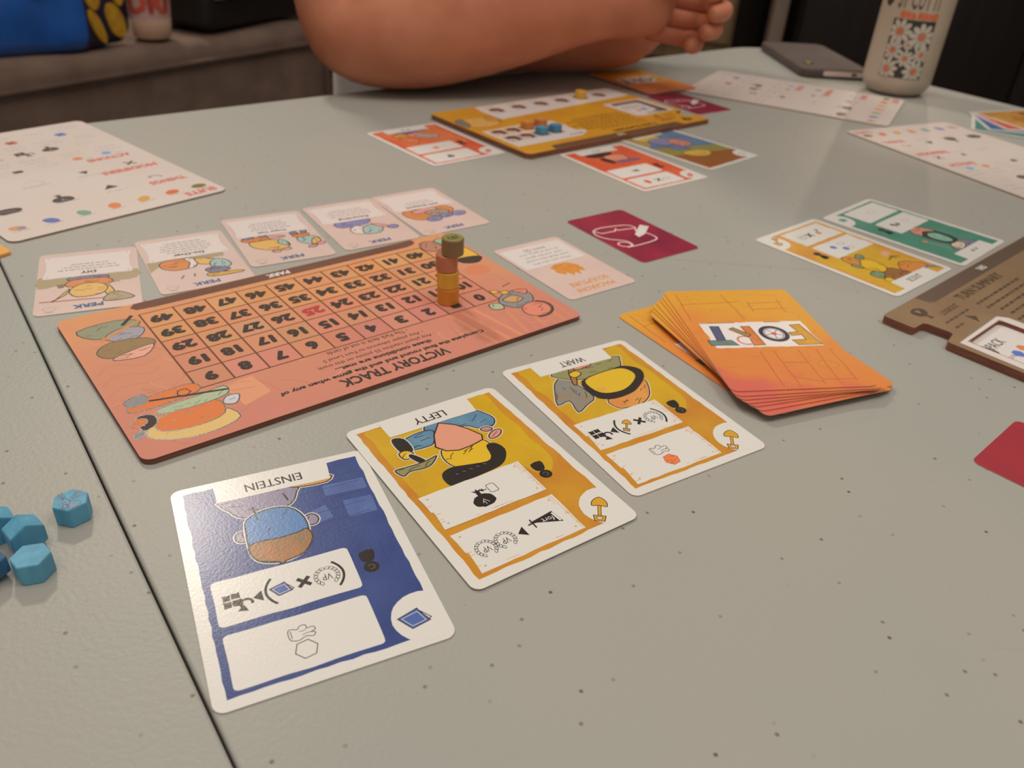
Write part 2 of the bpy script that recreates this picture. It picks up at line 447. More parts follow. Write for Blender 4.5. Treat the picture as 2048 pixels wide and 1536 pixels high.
for q in (R_half, L_half):
    c = sum((Vector(p) for p in q), Vector((0, 0))) / 4
    out = Vector(e_dir) * (1 if q is R_half else -1)
    foot = c + out * 250; w = Vector((-e_dir[1], e_dir[0])) * 260
    pts = [foot + w, foot - w]
    for p in pts:
        put('leg', tube([(p.x * MM, p.y * MM, -0.045), (p.x * MM, p.y * MM, -ZT + 0.012)], 0.012, steel, name='leg'), tb)
    put('leg_brace', tube([(pts[0].x * MM, pts[0].y * MM, -0.52), (pts[1].x * MM, pts[1].y * MM, -0.52)], 0.010, steel, name='brace'), tb)

# ================================================================== the couch and what lies on it
fab = mat((126, 103, 87), rough=0.95, var=(110, 89, 75), vscale=14, grain=0.6, gscale=700, spec=0.15)
fab_d = mat((104, 84, 70), rough=0.95, var=(92, 74, 62), vscale=14, grain=0.6, gscale=700, spec=0.15)
ca = math.radians(58.4)
# couch frame: local x runs along the visible side, local y goes away from the table
co = empty('couch', (-0.528 * 1.0, 1.814, 0), ca, 'dark brown fabric couch beyond the table with snacks on its arm', 'couch')
def couch_arm():
    """arm block: x from -1.5 m to 0, y from 0 to 0.30 m, softly crowned top"""
    bm = bmesh.new(); nx, prof = 30, []
    zt = 0.60; d = 0.34
    prof = [(0.012, 0.05), (0.0, 0.07), (0.0, 0.40), (-0.002, 0.50), (-0.006, 0.548), (-0.010, 0.572), (0.002, 0.594), (0.03, zt - 0.001), (0.12, zt),
            (0.22, zt), (0.31, zt - 0.004), (0.335, 0.575), (d, 0.54), (d, 0.05)]
    rings = []
    for i in range(nx + 1):
        t = i / nx; x = -1.5 + 1.66 * t
        e = max(0.0, (x - 0.07) / 0.09); dz = -0.028 * e * e; dy = 0.03 * e * e
        wav = 0.002 * math.sin(x * 9) + 0.0012 * math.sin(x * 21 + 1)
        rings.append([bm.verts.new((x, min(max(y, dy), d - dy) if z > 0.1 else y, z + (dz + wav if z > 0.52 else 0))) for y, z in prof])
    for a, b in zip(rings, rings[1:]):
        for k in range(len(prof) - 1): bm.faces.new((a[k], b[k], b[k + 1], a[k + 1])).smooth = True
        bm.faces.new((a[-1], b[-1], b[0], a[0]))
    bm.faces.new(rings[0]); bm.faces.new(rings[-1][::-1])
    bmesh.ops.recalc_face_normals(bm, faces=bm.faces)
    return mesh_of(bm, 'arm', fab)
arm = put('arm', couch_arm(), co)
put('piping', tube([(x, -0.009 if x < 0.11 else -0.009 + (x - 0.11) * 0.5, 0.562 - 4 * max(0, x - 0.07) ** 2) for x in [-1.48 + 0.04 * i for i in range(41)]], 0.005, fab_d, name='piping'), arm)
put('piping', tube([(0.115, -0.006, 0.55), (0.118, -0.003, 0.40), (0.120, -0.003, 0.12)], 0.005, fab_d, name='piping'), arm)
s_ = put('seat_cushion', box_mesh(1.40, 0.62, 0.22, fab, bevel=0.05, seg=4, name='seat', z0=0.24), co); s_.location = (-0.74, 0.66, 0)
s_ = put('base', box_mesh(1.44, 0.66, 0.20, fab_d, bevel=0.02, name='base', z0=0.05), co); s_.location = (-0.74, 0.675, 0)
s_ = put('back_cushion', box_mesh(0.22, 0.62, 0.50, fab, bevel=0.06, seg=4, name='back', z0=0.44), co); s_.location = (-1.36, 0.66, 0)
for x in (-1.42, -0.06):
    for y in (0.06, 0.94):
        l = put('foot', box_mesh(0.05, 0.05, 0.055, base_m, bevel=0.004, name='foot'), co); l.location = (x, y, 0)
def on_couch(lx, ly, z=0.60):                        # couch-local -> world
    return (co.location.x + math.cos(ca) * lx - math.sin(ca) * ly, co.location.y + math.sin(ca) * lx + math.cos(ca) * ly, z)

# shiny blue snack bag: front panel and a navy gusset with printed biscuits
foil = mat((44, 100, 176), rough=0.28, var=(32, 76, 142), vscale=7, grain=0.8, gscale=28, coat=0.3)
navy = mat((48, 42, 66), rough=0.4, var=(40, 34, 54), vscale=16, grain=0.4, gscale=40)
bag = empty('snack_bag', (-0.759, 1.464, 0.605), 0, 'shiny blue foil snack bag with printed golden biscuits on the couch arm', 'bag')
def bag_mesh():
    bm = bmesh.new(); H = 0.30; rows = 16; ring = []
    fdir = Vector((-0.752, -0.659, 0)); sdir = Vector((0.235, 0.972, 0)); W, D = 0.25, 0.104
    nf, ns = 12, 7
    def sect(t):
        pinch = 1 - 0.75 * max(0, (t - 0.25) / 0.75) ** 1.6
        foot = 1 - 0.10 * (1 - min(1, t / 0.10)) ** 2
        out = []
        fn = Vector((0.659, -0.752, 0))
        mid = sdir * D * 0.5
        P = [Vector((0, 0, 0)), sdir * D, sdir * D + fdir * W, fdir * W]
        P = [mid + fdir * W / 2 * 0 + (p - mid) for p in P]
        # pinch towards the middle plane of the bag
        def pin(p):
            k = (p - mid).dot(fn); return p - fn * k * (1 - pinch)
        P = [pin(p) for p in P]; c = sum(P, Vector()) / 4
        P = [c + (p - c) * foot for p in P]
        for a, b, n_, bul in ((P[1], P[0], ns, 0.004), (P[0], P[3], nf, 0.022), (P[3], P[2], ns, 0.004), (P[2], P[1], nf, 0.022)):
            dd = (b - a); nrm = Vector((-dd.y, dd.x, 0)); nrm = nrm.normalized() if nrm.length > 1e-6 else nrm
            for i in range(n_):
                u = i / n_; w = math.sin(PI * u) * math.sin(PI * min(1, 0.12 + t))
                o = a + dd * u
                if (o - c).dot(nrm) < 0: nrm = -nrm
                out.append(o + nrm * bul * w + nrm * 0.003 * math.sin(13 * u + 9 * t))
        return out
    rings = []
    for j in range(rows + 1):
        t = j / rows
        rings.append([bm.verts.new((p.x, p.y, t * H)) for p in sect(t)])
    N = len(rings[0])
    for a, b in zip(rings, rings[1:]):
        for i in range(N):
            f = bm.faces.new((a[i], a[(i + 1) % N], b[(i + 1) % N], b[i])); f.smooth = True
            f.material_index = 1 if i < ns else 0
    bm.faces.new(rings[0]); bm.faces.new(rings[-1])
    bmesh.ops.recalc_face_normals(bm, faces=bm.faces)
    return mesh_of(bm, 'bag', [foil, navy])
put('foil_body', bag_mesh(), bag)
def disc_on(parent, name, c, udir, ndir, rx, rz, m, tilt=0, shift=0.0):
    bm = bmesh.new(); u = Vector(udir).normalized(); n_ = Vector(ndir).normalized(); w = n_.cross(u)
    if w.z < 0: w = -w
    v = []
    for off in (-0.004, 0.001):
        v.append([bm.verts.new(Vector(c) + n_ * off + u * p[0] + w * p[1]) for p in smooth(wob(ell(0, 0, rx, rz, tilt, 12), rx * 0.06, 99, int(c[2] * 1e4)), 2)])
    N = len(v[0])
    for i in range(N): bm.faces.new((v[0][i], v[0][(i + 1) % N], v[1][(i + 1) % N], v[1][i]))
    bm.faces.new(v[1]); bm.faces.new(v[0][::-1]); bmesh.ops.recalc_face_normals(bm, faces=bm.faces)
    return put(name, mesh_of(bm, name, m), parent)
gold = mat((206, 158, 40), rough=0.5, var=(184, 130, 34), vscale=60); tan = mat((206, 160, 120), rough=0.5, var=(196, 146, 104), vscale=40)
sd = Vector((0.235, 0.972, 0)); sn_ = Vector((0.972, -0.235, 0)); fd = Vector((-0.752, -0.659, 0)); fn_ = Vector((0.659, -0.752, 0))
for s, z, rx, rz, tl in ((0.020, 0.090, 0.017, 0.030, 0), (0.082, 0.092, 0.017, 0.032, 0), (0.020, 0.034, 0.010, 0.030, 24), (0.066, 0.038, 0.019, 0.031, 28)):
    disc_on(bag, 'printed_biscuit', sd * s + Vector((0, 0, z)) + sn_ * 0.006, sd, sn_, rx, rz, gold, tl)
for s, z in ((0.075, 0.118), (0.160, 0.112)):
    disc_on(bag, 'printed_biscuit', fd * s + Vector((0, 0, z)) + fn_ * 0.021, fd, fn_, 0.032, 0.030, tan)

# paper cup with red lettering
cup = empty('paper_cup', on_couch(-0.250, 0.020, 0.604), 0, 'pinkish white paper cup with red lettering beside the blue snack bag', 'cup')
cup.location = (-0.711, 1.606, 0.605)
cup_m = mat((200, 160, 148), rough=0.6, var=(190, 148, 134), vscale=20); cup_b = mat((176, 140, 112), rough=0.6, var=(166, 128, 102), vscale=20)
put('cup_body', lathe([(0, 3), (28, 3), (31, 0), (32, 3), (37, 46), (45, 130), (46.5, 131), (46.5, 134), (44, 133), (36, 50), (30, 6), (0, 6)], 40, cup_m), cup)
put('cup_base', lathe([(31.2, 0.2), (32.6, 3), (35.9, 34), (35.5, 34)], 40, cup_b), cup)
def wrap_text(parent, name, s, rad, z0, z1, ang, w, m, bold=0.03, taper=0.0, shear=0.0, off=0.5):
    v, f = text_geo(s, bold, shear); x0 = min(p[0] for p in v); x1 = max(p[0] for p in v); y0 = min(p[1] for p in v); y1 = max(p[1] for p in v)
    V = []
    for x, y in v:
        t = (y - y0) / (y1 - y0); z = z0 + (z1 - z0) * t; r = rad + taper * (z - z0) + off
        a = ang + ((x - (x0 + x1) / 2) / (x1 - x0) * w) / rad
        V.append((r * math.cos(a) * MM, r * math.sin(a) * MM, z * MM))
    me = bpy.data.meshes.new(name); me.from_pydata(V, [], f); me.materials.append(m)
    return put(name, me, parent)
ca_cup = math.atan2(-1.60, 0.706)
wrap_text(cup, 'lettering', 'DRI', 37.8, 44, 82, ca_cup, 72, mat((206, 84, 62), rough=0.5, var=(196, 76, 56), vscale=40), 0.05, 0.10)
# black case with metal fittings behind the cup
cs = empty('equipment_case', on_couch(-0.10, 0.20, 0.605), ca + 0.12, 'black equipment case with silver handle behind the paper cup', 'case')
cs.location = (-0.640, 1.845, 0.606)
blk = mat((30, 25, 22), rough=0.5, var=(24, 20, 18), vscale=20, grain=0.3, gscale=300)
put('shell', box_mesh(0.30, 0.16, 0.15, blk, bevel=0.018, name='shell'), cs)
sil = mat((150, 146, 138), rough=0.28, var=(130, 126, 118), vscale=40, metal=0.5)
k = put('handle', tube([(-0.10, -0.085, 0.075), (-0.10, -0.105, 0.085), (0.02, -0.105, 0.088), (0.02, -0.085, 0.078)], 0.009, sil, name='handle'), cs)
for x in (-0.115, 0.075):
    k = put('latch', box_mesh(0.028, 0.012, 0.03, sil, bevel=0.003, name='latch'), cs); k.location = (x, -0.083, 0.055)

# ================================================================== printed cards
CARD_T = 0.34
def pose(o, x, y, ang, z=0.05): o.location = at(x, y, z); o.rotation_euler = (0, 0, math.radians(ang))
def card_root(name, label, cat, x, y, ang, w, h, stock, r=3.2, t=CARD_T, z=0.05, group=None, edge=None):
    o = empty(name, label=label, cat=cat, group=group); pose(o, x, y, ang, z)
    put('card_stock', slab_mesh(rrect(-w / 2, -h / 2, w / 2, h / 2, r), 0, t, stock, edge or mat((196, 180, 160), rough=0.7, var=(186, 170, 150), vscale=50)), o)
    return o
SHOVEL = ink((206, 150, 40)); BOOKB = ink((78, 98, 152)); SK = ink((240, 234, 224))
def icon_x(a, x, y, s=2.0, m=BLACK, w=1.2):
    a.line([(x - s, y - s), (x + s, y + s)], w, m); a.line([(x - s, y + s), (x + s, y - s)], w, m)
def icon_play(a, x, y, s=1.5, m=BLACK): a.poly([(x - s * 0.9, y + s * 1.5), (x - s * 0.9, y - s * 1.5), (x + s, y)], m)
def icon_vp(a, x, y, s=1.0, m=BLACK):
    for sg in (-1, 1):
        for k in range(7):
            an = math.radians(-90 + sg * (14 + k * 21)); px, py = x + 3.2 * s * math.cos(an), y + 3.2 * s * math.sin(an)
            a.line(ell(px, py, 0.85 * s, 0.5 * s, math.degrees(an) + 60 * sg, 8), 0.17, m, True)
    a.text('VP', x, y + 0.35 * s, 2.9 * s, 2.5 * s, m)
def icon_paren(a, x, y, h, sg, m=BLACK):
    a.line([(x + sg * (1 - (t / 5) ** 2) * 2.3 - sg * 2.3, y + h * t / 10) for t in range(-5, 6)], 0.75, m)
def icon_shovel(a, x, y, s=1.0, rot=0):
    a.shape(xf([(-0.55, -1), (0.55, -1), (0.55, 4.6), (-0.55, 4.6)], x, y, s, rot), SHOVEL, 0.22)
    a.shape(xf(smooth([(0, -5.2), (2.3, -3.2), (2.6, -0.6), (0, -0.9), (-2.6, -0.6), (-2.3, -3.2)], 3), x, y, s, rot), SHOVEL, 0.28)
    a.shape(xf([(-2.1, 4.2), (2.1, 4.2), (1.7, 6.8), (-1.7, 6.8)], x, y, s, rot), SHOVEL, 0.28)
    a.shape(xf([(-1.0, 4.9), (1.0, 4.9), (0.8, 6.0), (-0.8, 6.0)], x, y, s, rot), PAPER, 0.2)
def icon_book(a, x, y, s=1.0, rot=0):
    a.shape(xf([(-4.7, -0.2), (-0.6, -3.0), (1.0, -2.2), (-3.0, 1.2)], x, y, s, rot), PAPER, 0.28)
    a.shape(xf([(4.6, 0.4), (-0.6, -3.4), (-1.1, -2.6), (-4.4, 0.8), (0.4, 3.8)], x, y, s, rot), BOOKB, 0.3)
    a.line(xf([(3.5, 0.4), (-0.7, -2.2), (-3.2, 0.8), (0.4, 2.9)], x, y, s, rot), 0.18, PAPER, True)
def icon_medal(a, x, y):
    a.poly(smooth([(x - 2.4, y - 5.4), (x + 1.9, y - 5.2), (x + 2.1, y - 1.8), (x + 0.9, y - 0.6), (x - 1.0, y - 0.6), (x - 2.2, y - 2.4)], 2), BLACK)
    a.poly(ell(x, y + 1.6, 2.3, 2.2), BLACK)
    a.line(ell(x, y + 1.6, 1.0, 0.9, 0, 8, 60, 330), 0.22, ink((110, 96, 76)))
def icon_hand(a, x, y, s=1.0, m=BLACK):
    o = [(3.6, 1.4), (3.6, -1.6), (2.6, -2.0), (1.2, -1.4), (0.2, -2.4), (-1.2, -2.2), (-1.4, -1.0), (-3.0, -1.0), (-3.4, 0.2), (-2.2, 0.6), (-3.2, 1.2), (-2.4, 2.2), (-0.6, 1.6), (1.6, 2.4)]
    a.line(xf(smooth(o, 3), x, y, s), 0.24, m, True)
    a.line(xf([(3.0, 1.3), (3.0, -1.5)], x, y, s), 0.2, m)
    a.line(xf(smooth([(-1.2, -0.9), (-0.2, -0.4), (0.8, -0.6)], 3, False), x, y, s), 0.18, m); a.line(xf(smooth([(-2.2, 0.7), (-1.0, 0.6), (0.2, 0.9)], 3, False), x, y, s), 0.18, m)
def hexa(x, y, r, rot=0): return ell(x, y, r, r, rot, 6)
def icon_tree(a, x, y, s=1.0, m=BLACK):
    a.poly(xf(smooth(wob(ell(0, 0, 4.0, 3.1), 0.45, 1.4, 5), 2), x, y, s), m)
    a.poly(xf([(-0.7, 0.4), (0.7, 0.4), (0.8, -4.4), (1.9, -5.8), (0.4, -5.2), (0, -6.2), (-0.6, -5.2), (-1.8, -5.6), (-0.8, -4.4)], x, y, s), m)
    a.line(xf([(-1.2, 1.4), (0, -0.6), (1.2, 1.4), (0.3, 0.4), (0.2, 2.0)], x, y, s), 0.2, PAPER)
def icon_pennant(a, x, y, s=1.0, txt='fort'):
    a.poly(xf([(-4.9, 2.7), (-4.2, -2.9), (5.0, -1.8)], x, y, s), BLACK)
    a.line(xf([(-4.3, 2.0), (-3.8, -2.2)], x, y, s), 0.8, PAPER)
    if txt: a.text(txt, x - 1.2 * s, y - 0.3 * s, 4.2 * s, 2.0 * s, PAPER, rot=-6)
def icon_recycle(a, x, y, s=1.0):
    for dx, dy, w, h in ((2.2, -2.7, 2.5, 2.3), (4.9, -2.5, 2.3, 2.2), (2.0, 0.1, 2.8, 2.5), (4.9, 0.2, 2.4, 2.4)):
        a.poly(wob([(x + (dx - w / 2) * s, y + (dy - h / 2) * s), (x + (dx + w / 2) * s, y + (dy - h / 2) * s), (x + (dx + w / 2) * s, y + (dy + h / 2) * s), (x + (dx - w / 2) * s, y + (dy + h / 2) * s)], 0.25 * s, 1.0, int(dx * 10)), BLACK)
    a.line(ell(x - 0.3 * s, y + 1.4 * s, 1.7 * s, 1.7 * s, 0, 10, -200, 70), 0.85 * s, BLACK)
    a.poly([(x - 0.4 * s, y + 4.4 * s), (x + 2.6 * s, y + 3.6 * s), (x + 0.6 * s, y + 1.6 * s)], BLACK)

def big_card(label, x, y, ang, field, field2, name, suit, p1, p2, picture, planks=None, group=None, z=0.05, medal=True, cat='card', pen=None):
    """63.5 x 88.9 mm card: coloured picture field, two white boxes, name box and suit corner"""
    o = card_root('playing_card', label, cat, x, y, ang, 63.5, 88.9, PAPER, group=group, z=z)
    a = Art(o, CARD_T); seed = int(abs(x) * 7 + abs(y))
    a.part('picture_field')
    a.poly(wob([(-28.6, -41.4), (28.2, -41.4), (28.2, 41.0), (-28.6, 41.0)], 0.28, 3.0, seed), field)
    if field2: a.poly(smooth(wob([(-26.0, -41.0), (25.6, -41.0), (24.5, 2.0), (-12, 1.5), (-18, 12), (-24.8, 6)], 0.9, 7, seed + 1), 3), field2)
    if pen: a.scribble(-27.5, -40, 27, 40, 46, pen, 0.22, seed)
    a.part('illustration'); picture(a)
    a.part('name_panel')
    a.poly(wob([(-18.6, -43.2), (18.8, -43.2), (18.7, -33.6), (-17.4, -33.0)], 0.12, 5, seed + 2), PAPER)
    if name: a.text(name, 0.2, -37.7, {8: 18.4, 5: 13.2, 4: 12.4}[len(name)], 3.9, BLACK, 0.014)
    else: a.dashes(0.5, -37.8, 8, 2.0, ink((150, 142, 132)), seed)
    a.part('rule_panel')
    for (x0, y0, x1, y1) in ((-13.3, 0.6, 26.2, 18.0), (-13.1, 20.9, 26.1, 39.4)):
        if planks:
            a.poly(wob([(x0, y0), (x1, y0), (x1 - 0.2, (y0 + y1) / 2 - 0.6), (x1 - 1.0, (y0 + y1) / 2), (x1, y1), (x0 + 0.2, y1), (x0, (y0 + y1) / 2)], 0.2, 3, seed + 3), PAPER)
            rnd = random.Random(seed + int(y0))
            for k in range(5):
                yy = rnd.uniform(y0 + 1, y1 - 1)
                for xs, sg in ((x0, 1), (x1, -1)): a.line([(xs + sg * 0.2, yy), (xs + sg * rnd.uniform(1, 3.2), yy + rnd.uniform(-0.6, 0.6))], 0.2, planks)
            a.line([(x0 + 0.9, y0 + 0.4), (x0 + 0.8, y1 - 0.4)], 0.16, planks); a.line([(x0 + 1.9, y0 + 0.3), (x0 + 1.9, y0 + 5)], 0.16, planks)
            for px, py in ((x0 + 2.6, y0 + 2), (x0 + 2.6, y1 - 2), (x1 - 2.4, y0 + 2), (x1 - 2.6, y1 - 2.2)): a.poly(ell(px, py, 0.42, 0.36, 0, 8), planks)
            for k in range(4):
                xx = rnd.uniform(x0 + 4, x1 - 6); a.line([(xx, y1 - 0.9), (xx + rnd.uniform(1.5, 5), y1 - 0.9 - rnd.uniform(0, 0.3))], 0.16, planks)
        else:
            a.poly(smooth(wob(rrect(x0, y0, x1, y1, 1.6, 2), 0.18, 6, seed + 4), 2), PAPER)
    a.part('rule_icons'); p2(a); p1(a)
    if medal: a.part('bust_icon'); icon_medal(a, -17.9, 9.6)
    a.part('suit_corner')
    a.poly([(max(-30.4, px), min(43.0, py)) for px, py in wob(ell(-25.8, 34.4, 9.3, 9.0, 0, 26), 0.18, 9, seed)], PAPER); suit(a)
    a.done()
    return o

def in_poly(p, poly):
    c = False
    for i in range(len(poly)):
        (x0, y0), (x1, y1) = poly[i - 1], poly[i]
        if (y0 > p[1]) != (y1 > p[1]) and p[0] < (x1 - x0) * (p[1] - y0) / (y1 - y0) + x0: c = not c
    return c
def fig(a, shapes, halo=1.2, ow=0.5):
    """plain stand-in figure: a few flat colour areas with a pale halo and a dark outline"""
    for pts, m in shapes: a.line(smooth(pts, 3), halo, PAPER, True)
    for pts, m in shapes:
        q = smooth(pts, 3); a.shape(q, m, ow)
        if ow < 0.45: continue
        # a few pen strokes inside the area
        x0 = min(p[0] for p in q); x1 = max(p[0] for p in q); y0 = min(p[1] for p in q); y1 = max(p[1] for p in q); rnd = random.Random(int(x0 * 31 + y0 * 17))
        for k in range(max(1, min(6, int((x1 - x0) * (y1 - y0) / 22)))):
            for t in range(12):
                x, y = rnd.uniform(x0, x1), rnd.uniform(y0, y1); an = rnd.uniform(-0.6, 0.6) + (1.2 if (x1 - x0) < (y1 - y0) else 0.2); l = rnd.uniform(1.0, 2.4)
                if all(in_poly((x + l * s * math.cos(an) * 1.3, y + l * s * math.sin(an) * 1.3), q) for s in (-1, 0, 1)):
                    a.line(smooth([(x - l * math.cos(an), y - l * math.sin(an)), (x + rnd.uniform(-0.4, 0.4), y + rnd.uniform(-0.4, 0.4)), (x + l * math.cos(an), y + l * math.sin(an))], 3, False), 0.28, LINE); break

# ---- the three cards laid out at the front
BLUE = ink((60, 76, 124), (52, 66, 114), 70)
YEL = ink((196, 138, 38), (188, 120, 38), 60); YEL2 = ink((202, 160, 28), (194, 148, 32), 60)
def pic_blue(a):
    lb = ink((86, 104, 150), (76, 94, 142), 120); db = ink((52, 64, 112))
    for q in ([(-27.6, -29.5), (-14, -30), (-13.6, -24.6), (-27.4, -24)], [(-27.6, -20), (-18.2, -20.4), (-18, -12.2), (-27.2, -12)], [(-12.4, -20.5), (-7.5, -19), (-9, -13), (-13.5, -14)]): a.poly(q, lb)
    for k in range(7): a.line([(-27 + k * 0.4, -39 + k * 5.2), (-12 + (k % 3) * 4, -38.6 + k * 5.3)], 0.22, db)
    for k in range(6): a.line([(16 + k * 1.8, -30 + k), (16.2 + k * 1.8, -20 + 2 * k)], 0.22, db)
    for k in range(4): a.line([(-26.5 + k * 3.2, 1), (-26.3 + k * 3.2, 13 - k * 2)], 0.25, db)
    skin = ink((84, 122, 164)); hair = ink((136, 108, 72), (168, 110, 66), 160); coat = ink((134, 124, 142)); lil = ink((142, 130, 146)); org = ink((196, 142, 70))
    fig(a, [([(17.5, -35), (15.8, -28), (12.2, -23.6), (4, -23.6), (-2.6, -25), (-5.5, -30), (-6, -35)], coat), ([(-4, -35), (-6.0, -32.4), (-15.9, -31.6), (-17.5, -35)], org)])
    fig(a, [(ell(14.4, -15.2, 2.0, 2.4, 0, 8), lil), (ell(-6.8, -15.4, 2.2, 2.6, 0, 8), lil)])
    fig(a, [([(12.9, -17.5), (11.6, -22.5), (5.5, -25.0), (-1.5, -23.6), (-5.0, -17.0), (-4.4, -8.0), (-1.4, -2.4), (5.4, -0.6), (11.5, -3.0), (13.2, -8.0)], skin)])
    a.shape(smooth([(12.9, -10.6), (9, -11.4), (4, -10.8), (-1.5, -11.2), (-4.6, -11.8), (-5.2, -7.4), (-1.4, -2.0), (4.2, -0.6), (5.4, 0.3), (7.0, -1.2), (11.8, -3.4), (13.4, -7.6)], 3), hair, 0.5)
    a.line([(9, -28), (8.6, -24.4)], 0.6, LINE); a.line([(-1.4, -31), (-2.2, -27)], 0.6, LINE)
def p_hand(hexfill):
    def f(a):
        icon_hand(a, 6.3, 27.4)
        if hexfill: a.shape(hexa(6.2, 33.9, 3.1, 10), hexfill, 0.25, ink((190, 90, 50)))
        else: a.line(hexa(6.6, 33.2, 3.1, 10), 0.26, BLACK, True)
        if hexfill:
            for k in range(7): a.poly(ell(6.2 + 1.7 * math.cos(k), 33.9 + 1.7 * math.sin(k * 1.3), 0.4, 0.3, 0, 6), ink((190, 84, 48)))
    return f
def p_mult(sym):
    def f(a):
        icon_paren(a, -9.8, 9.9, 10, -1); icon_vp(a, -5.0, 9.9); icon_x(a, 1.6, 9.7, 1.7); sym(a)
        icon_paren(a, 12.4, 10.0, 10, 1); icon_play(a, 14.6, 10.4, 1.4); icon_recycle(a, 18.2, 10.3, 0.95)
    return f
big_card('blue picture card with a book in its suit corner, lying across the table seam', -58.6, 174.3, 207.8, BLUE, None, 'EINSTEIN',
         lambda a: icon_book(a, -22.9, 34.2, 1.0, -20), p_hand(None), p_mult(lambda a: icon_book(a, 8.0, 9.8, 0.72, -20)), pic_blue, None, 'picture cards in the front row', pen=ink((56, 70, 118)))
def pic_lefty(a):
    pink = ink((214, 146, 116)); blu = ink((100, 138, 156), (88, 124, 146), 140); blk = ink((44, 38, 34)); skin = ink((214, 172, 40)); ol = ink((140, 132, 84)); rose = ink((208, 140, 122))
    fig(a, [([(4.5, -34), (3, -27), (-8, -26.8), (-12.5, -22.6), (-17.2, -21.6), (-20.4, -25), (-19.4, -30), (-15, -34)], blu), ([(15.6, -29.6), (16.4, -23.8), (10, -22.4), (6.6, -23.4), (3.2, -29.6), (8, -31.4)], blu)])
    fig(a, [([(18.6, -32.2), (15.0, -30.4), (15.2, -23.2), (18.9, -23.2), (19.6, -28)], blk), ([(20.6, -23.4), (17.8, -24.2), (15.9, -22.0), (17.4, -19.6), (20.2, -19.8)], skin)])
    fig(a, [([(18.0, -20.2), (16.4, -15.6), (14.4, -16.2), (16.8, -21)], blk), ([(26.0, -15.8), (24.8, -11.8), (21.8, -13.0), (17, -12.2), (13.4, -12.8), (9.6, -16.2), (13.5, -15.6), (18, -15.4), (22.6, -15.8)], ol)])
    fig(a, [(ell(-15.5, -17.0, 3.4, 1.7, 25, 9), rose), (ell(-14.3, -21.0, 2.2, 1.4, -20, 8), rose)])
    fig(a, [([(7.2, -17.2), (8.4, -11.4), (6.2, -6.4), (0, -3.6), (-6, -3.6), (-9.6, -8.5), (-10.2, -15.2), (-4, -20), (3, -20)], skin)])
    a.shape(smooth([(12.6, -6.6), (8.4, -7.8), (3, -6.4), (-4.2, -4.6), (-7.2, -6.8), (-8.8, -12.4), (-12.2, -12.2), (-13.4, -7.6), (-10.4, -2.8), (-6, -0.4), (3, 0.4), (12.4, 1.0), (14.0, -3.0)], 3), blk, 0.3)
    a.shape([(-0.8, -33.0), (4.4, -27.1), (7.4, -20.7), (5.2, -16.9), (1.0, -15.0), (-4.5, -15.2), (-9.6, -16.2), (-10.8, -18.8), (-8.4, -24.5), (-5.6, -29.0)], pink, 0.55)
    for k in range(5): a.line([(9 - k * 2.8, -4.2), (8.2 - k * 2.8, -3.6)], 0.16, ink((150, 150, 150)))
def l_p2(a):
    icon_tree(a, 7.8, 12.2); a.line(rrect(0.6, 6.0, 3.7, 10.2, 0.6, 2), 0.24, BLACK, True); a.line([(4.3, 7.9), (6.0, 7.6)], 0.4, BLACK); a.poly([(6.8, 7.5), (5.6, 8.5), (5.5, 6.7)], BLACK)
def l_p1(a):
    icon_pennant(a, -3.6, 30.6, 1.05); a.line([(0.6, 27.4), (0.6, 31.6)], 0.55, BLACK); a.line([(-1.2, 29.4), (2.4, 29.4)], 0.55, BLACK)
    icon_play(a, 5.9, 31.0, 1.5); icon_vp(a, 12.2, 31.1, 0.98); icon_vp(a, 19.3, 31.2, 0.98)
big_card('yellow picture card with black tree icon, overlapping the blue card corner', -7.3, 219.8, 216.4, YEL, YEL2, 'LEFTY',
         lambda a: icon_shovel(a, -22.9, 34.2, 0.98, -38), l_p1, l_p2, pic_lefty, ink((204, 148, 76)), 'picture cards in the front row', z=0.42, pen=ink((186, 140, 34)))
def pic_wart(a):
    gry = ink((128, 132, 124), (146, 124, 96), 200); oli = ink((142, 136, 88)); skin = ink((214, 172, 40)); blk = ink((46, 38, 32)); org = ink((214, 148, 72), (206, 130, 66), 120); sal = ink((214, 136, 106)); wd = ink((160, 112, 66))
    fig(a, [([(8.4, -22.6), (10.3, -30), (16, -27), (19.6, -21.7), (24.0, -13.0), (18, -13.6), (19.4, -5.6), (13.5, -8.2), (7.6, -11.6)], gry)])
    fig(a, [([(13.2, -34), (8.8, -26.4), (0, -24), (-15.0, -25.2), (-19.4, -30), (-18.5, -34)], oli)])
    fig(a, [([(3.4, -33.5), (1.0, -31.6), (-5, -32), (-5.6, -34)], sal), ([(9.6, -23.4), (7.8, -23.0), (2.6, -33.2), (5.0, -33.6)], wd), ([(6.8, -30.4), (3.0, -31.2), (2.0, -28.4), (5.4, -26.8), (7.2, -28)], skin)], 0.0001)
    fig(a, [([(3.8, -7.6), (3.4, -1.0), (-1, 0.4), (-6.5, 0.8), (-13.1, -2.4), (-17.6, -8.4), (-18.8, -13.4), (-8, -9)], org)])
    fig(a, [([(5.2, -23.4), (7.0, -12.4), (4, -8.4), (-1, -7.0), (-8, -7.6), (-13, -9.6), (-20.0, -14.6), (-22.6, -20.4), (-18.2, -25.4), (-12, -25.6)], blk)], 0.0001)
    a.shape(smooth([(4.0, -23.2), (4.6, -15.6), (1.6, -11.6), (-5, -10.4), (-11, -12.0), (-17.4, -16.4), (-18.4, -21.0), (-15.2, -25.0), (-5, -25.4)], 3), skin, 0.5)
    a.poly(ell(1.6, -15, 2.2, 1.6), ink((212, 158, 62)))
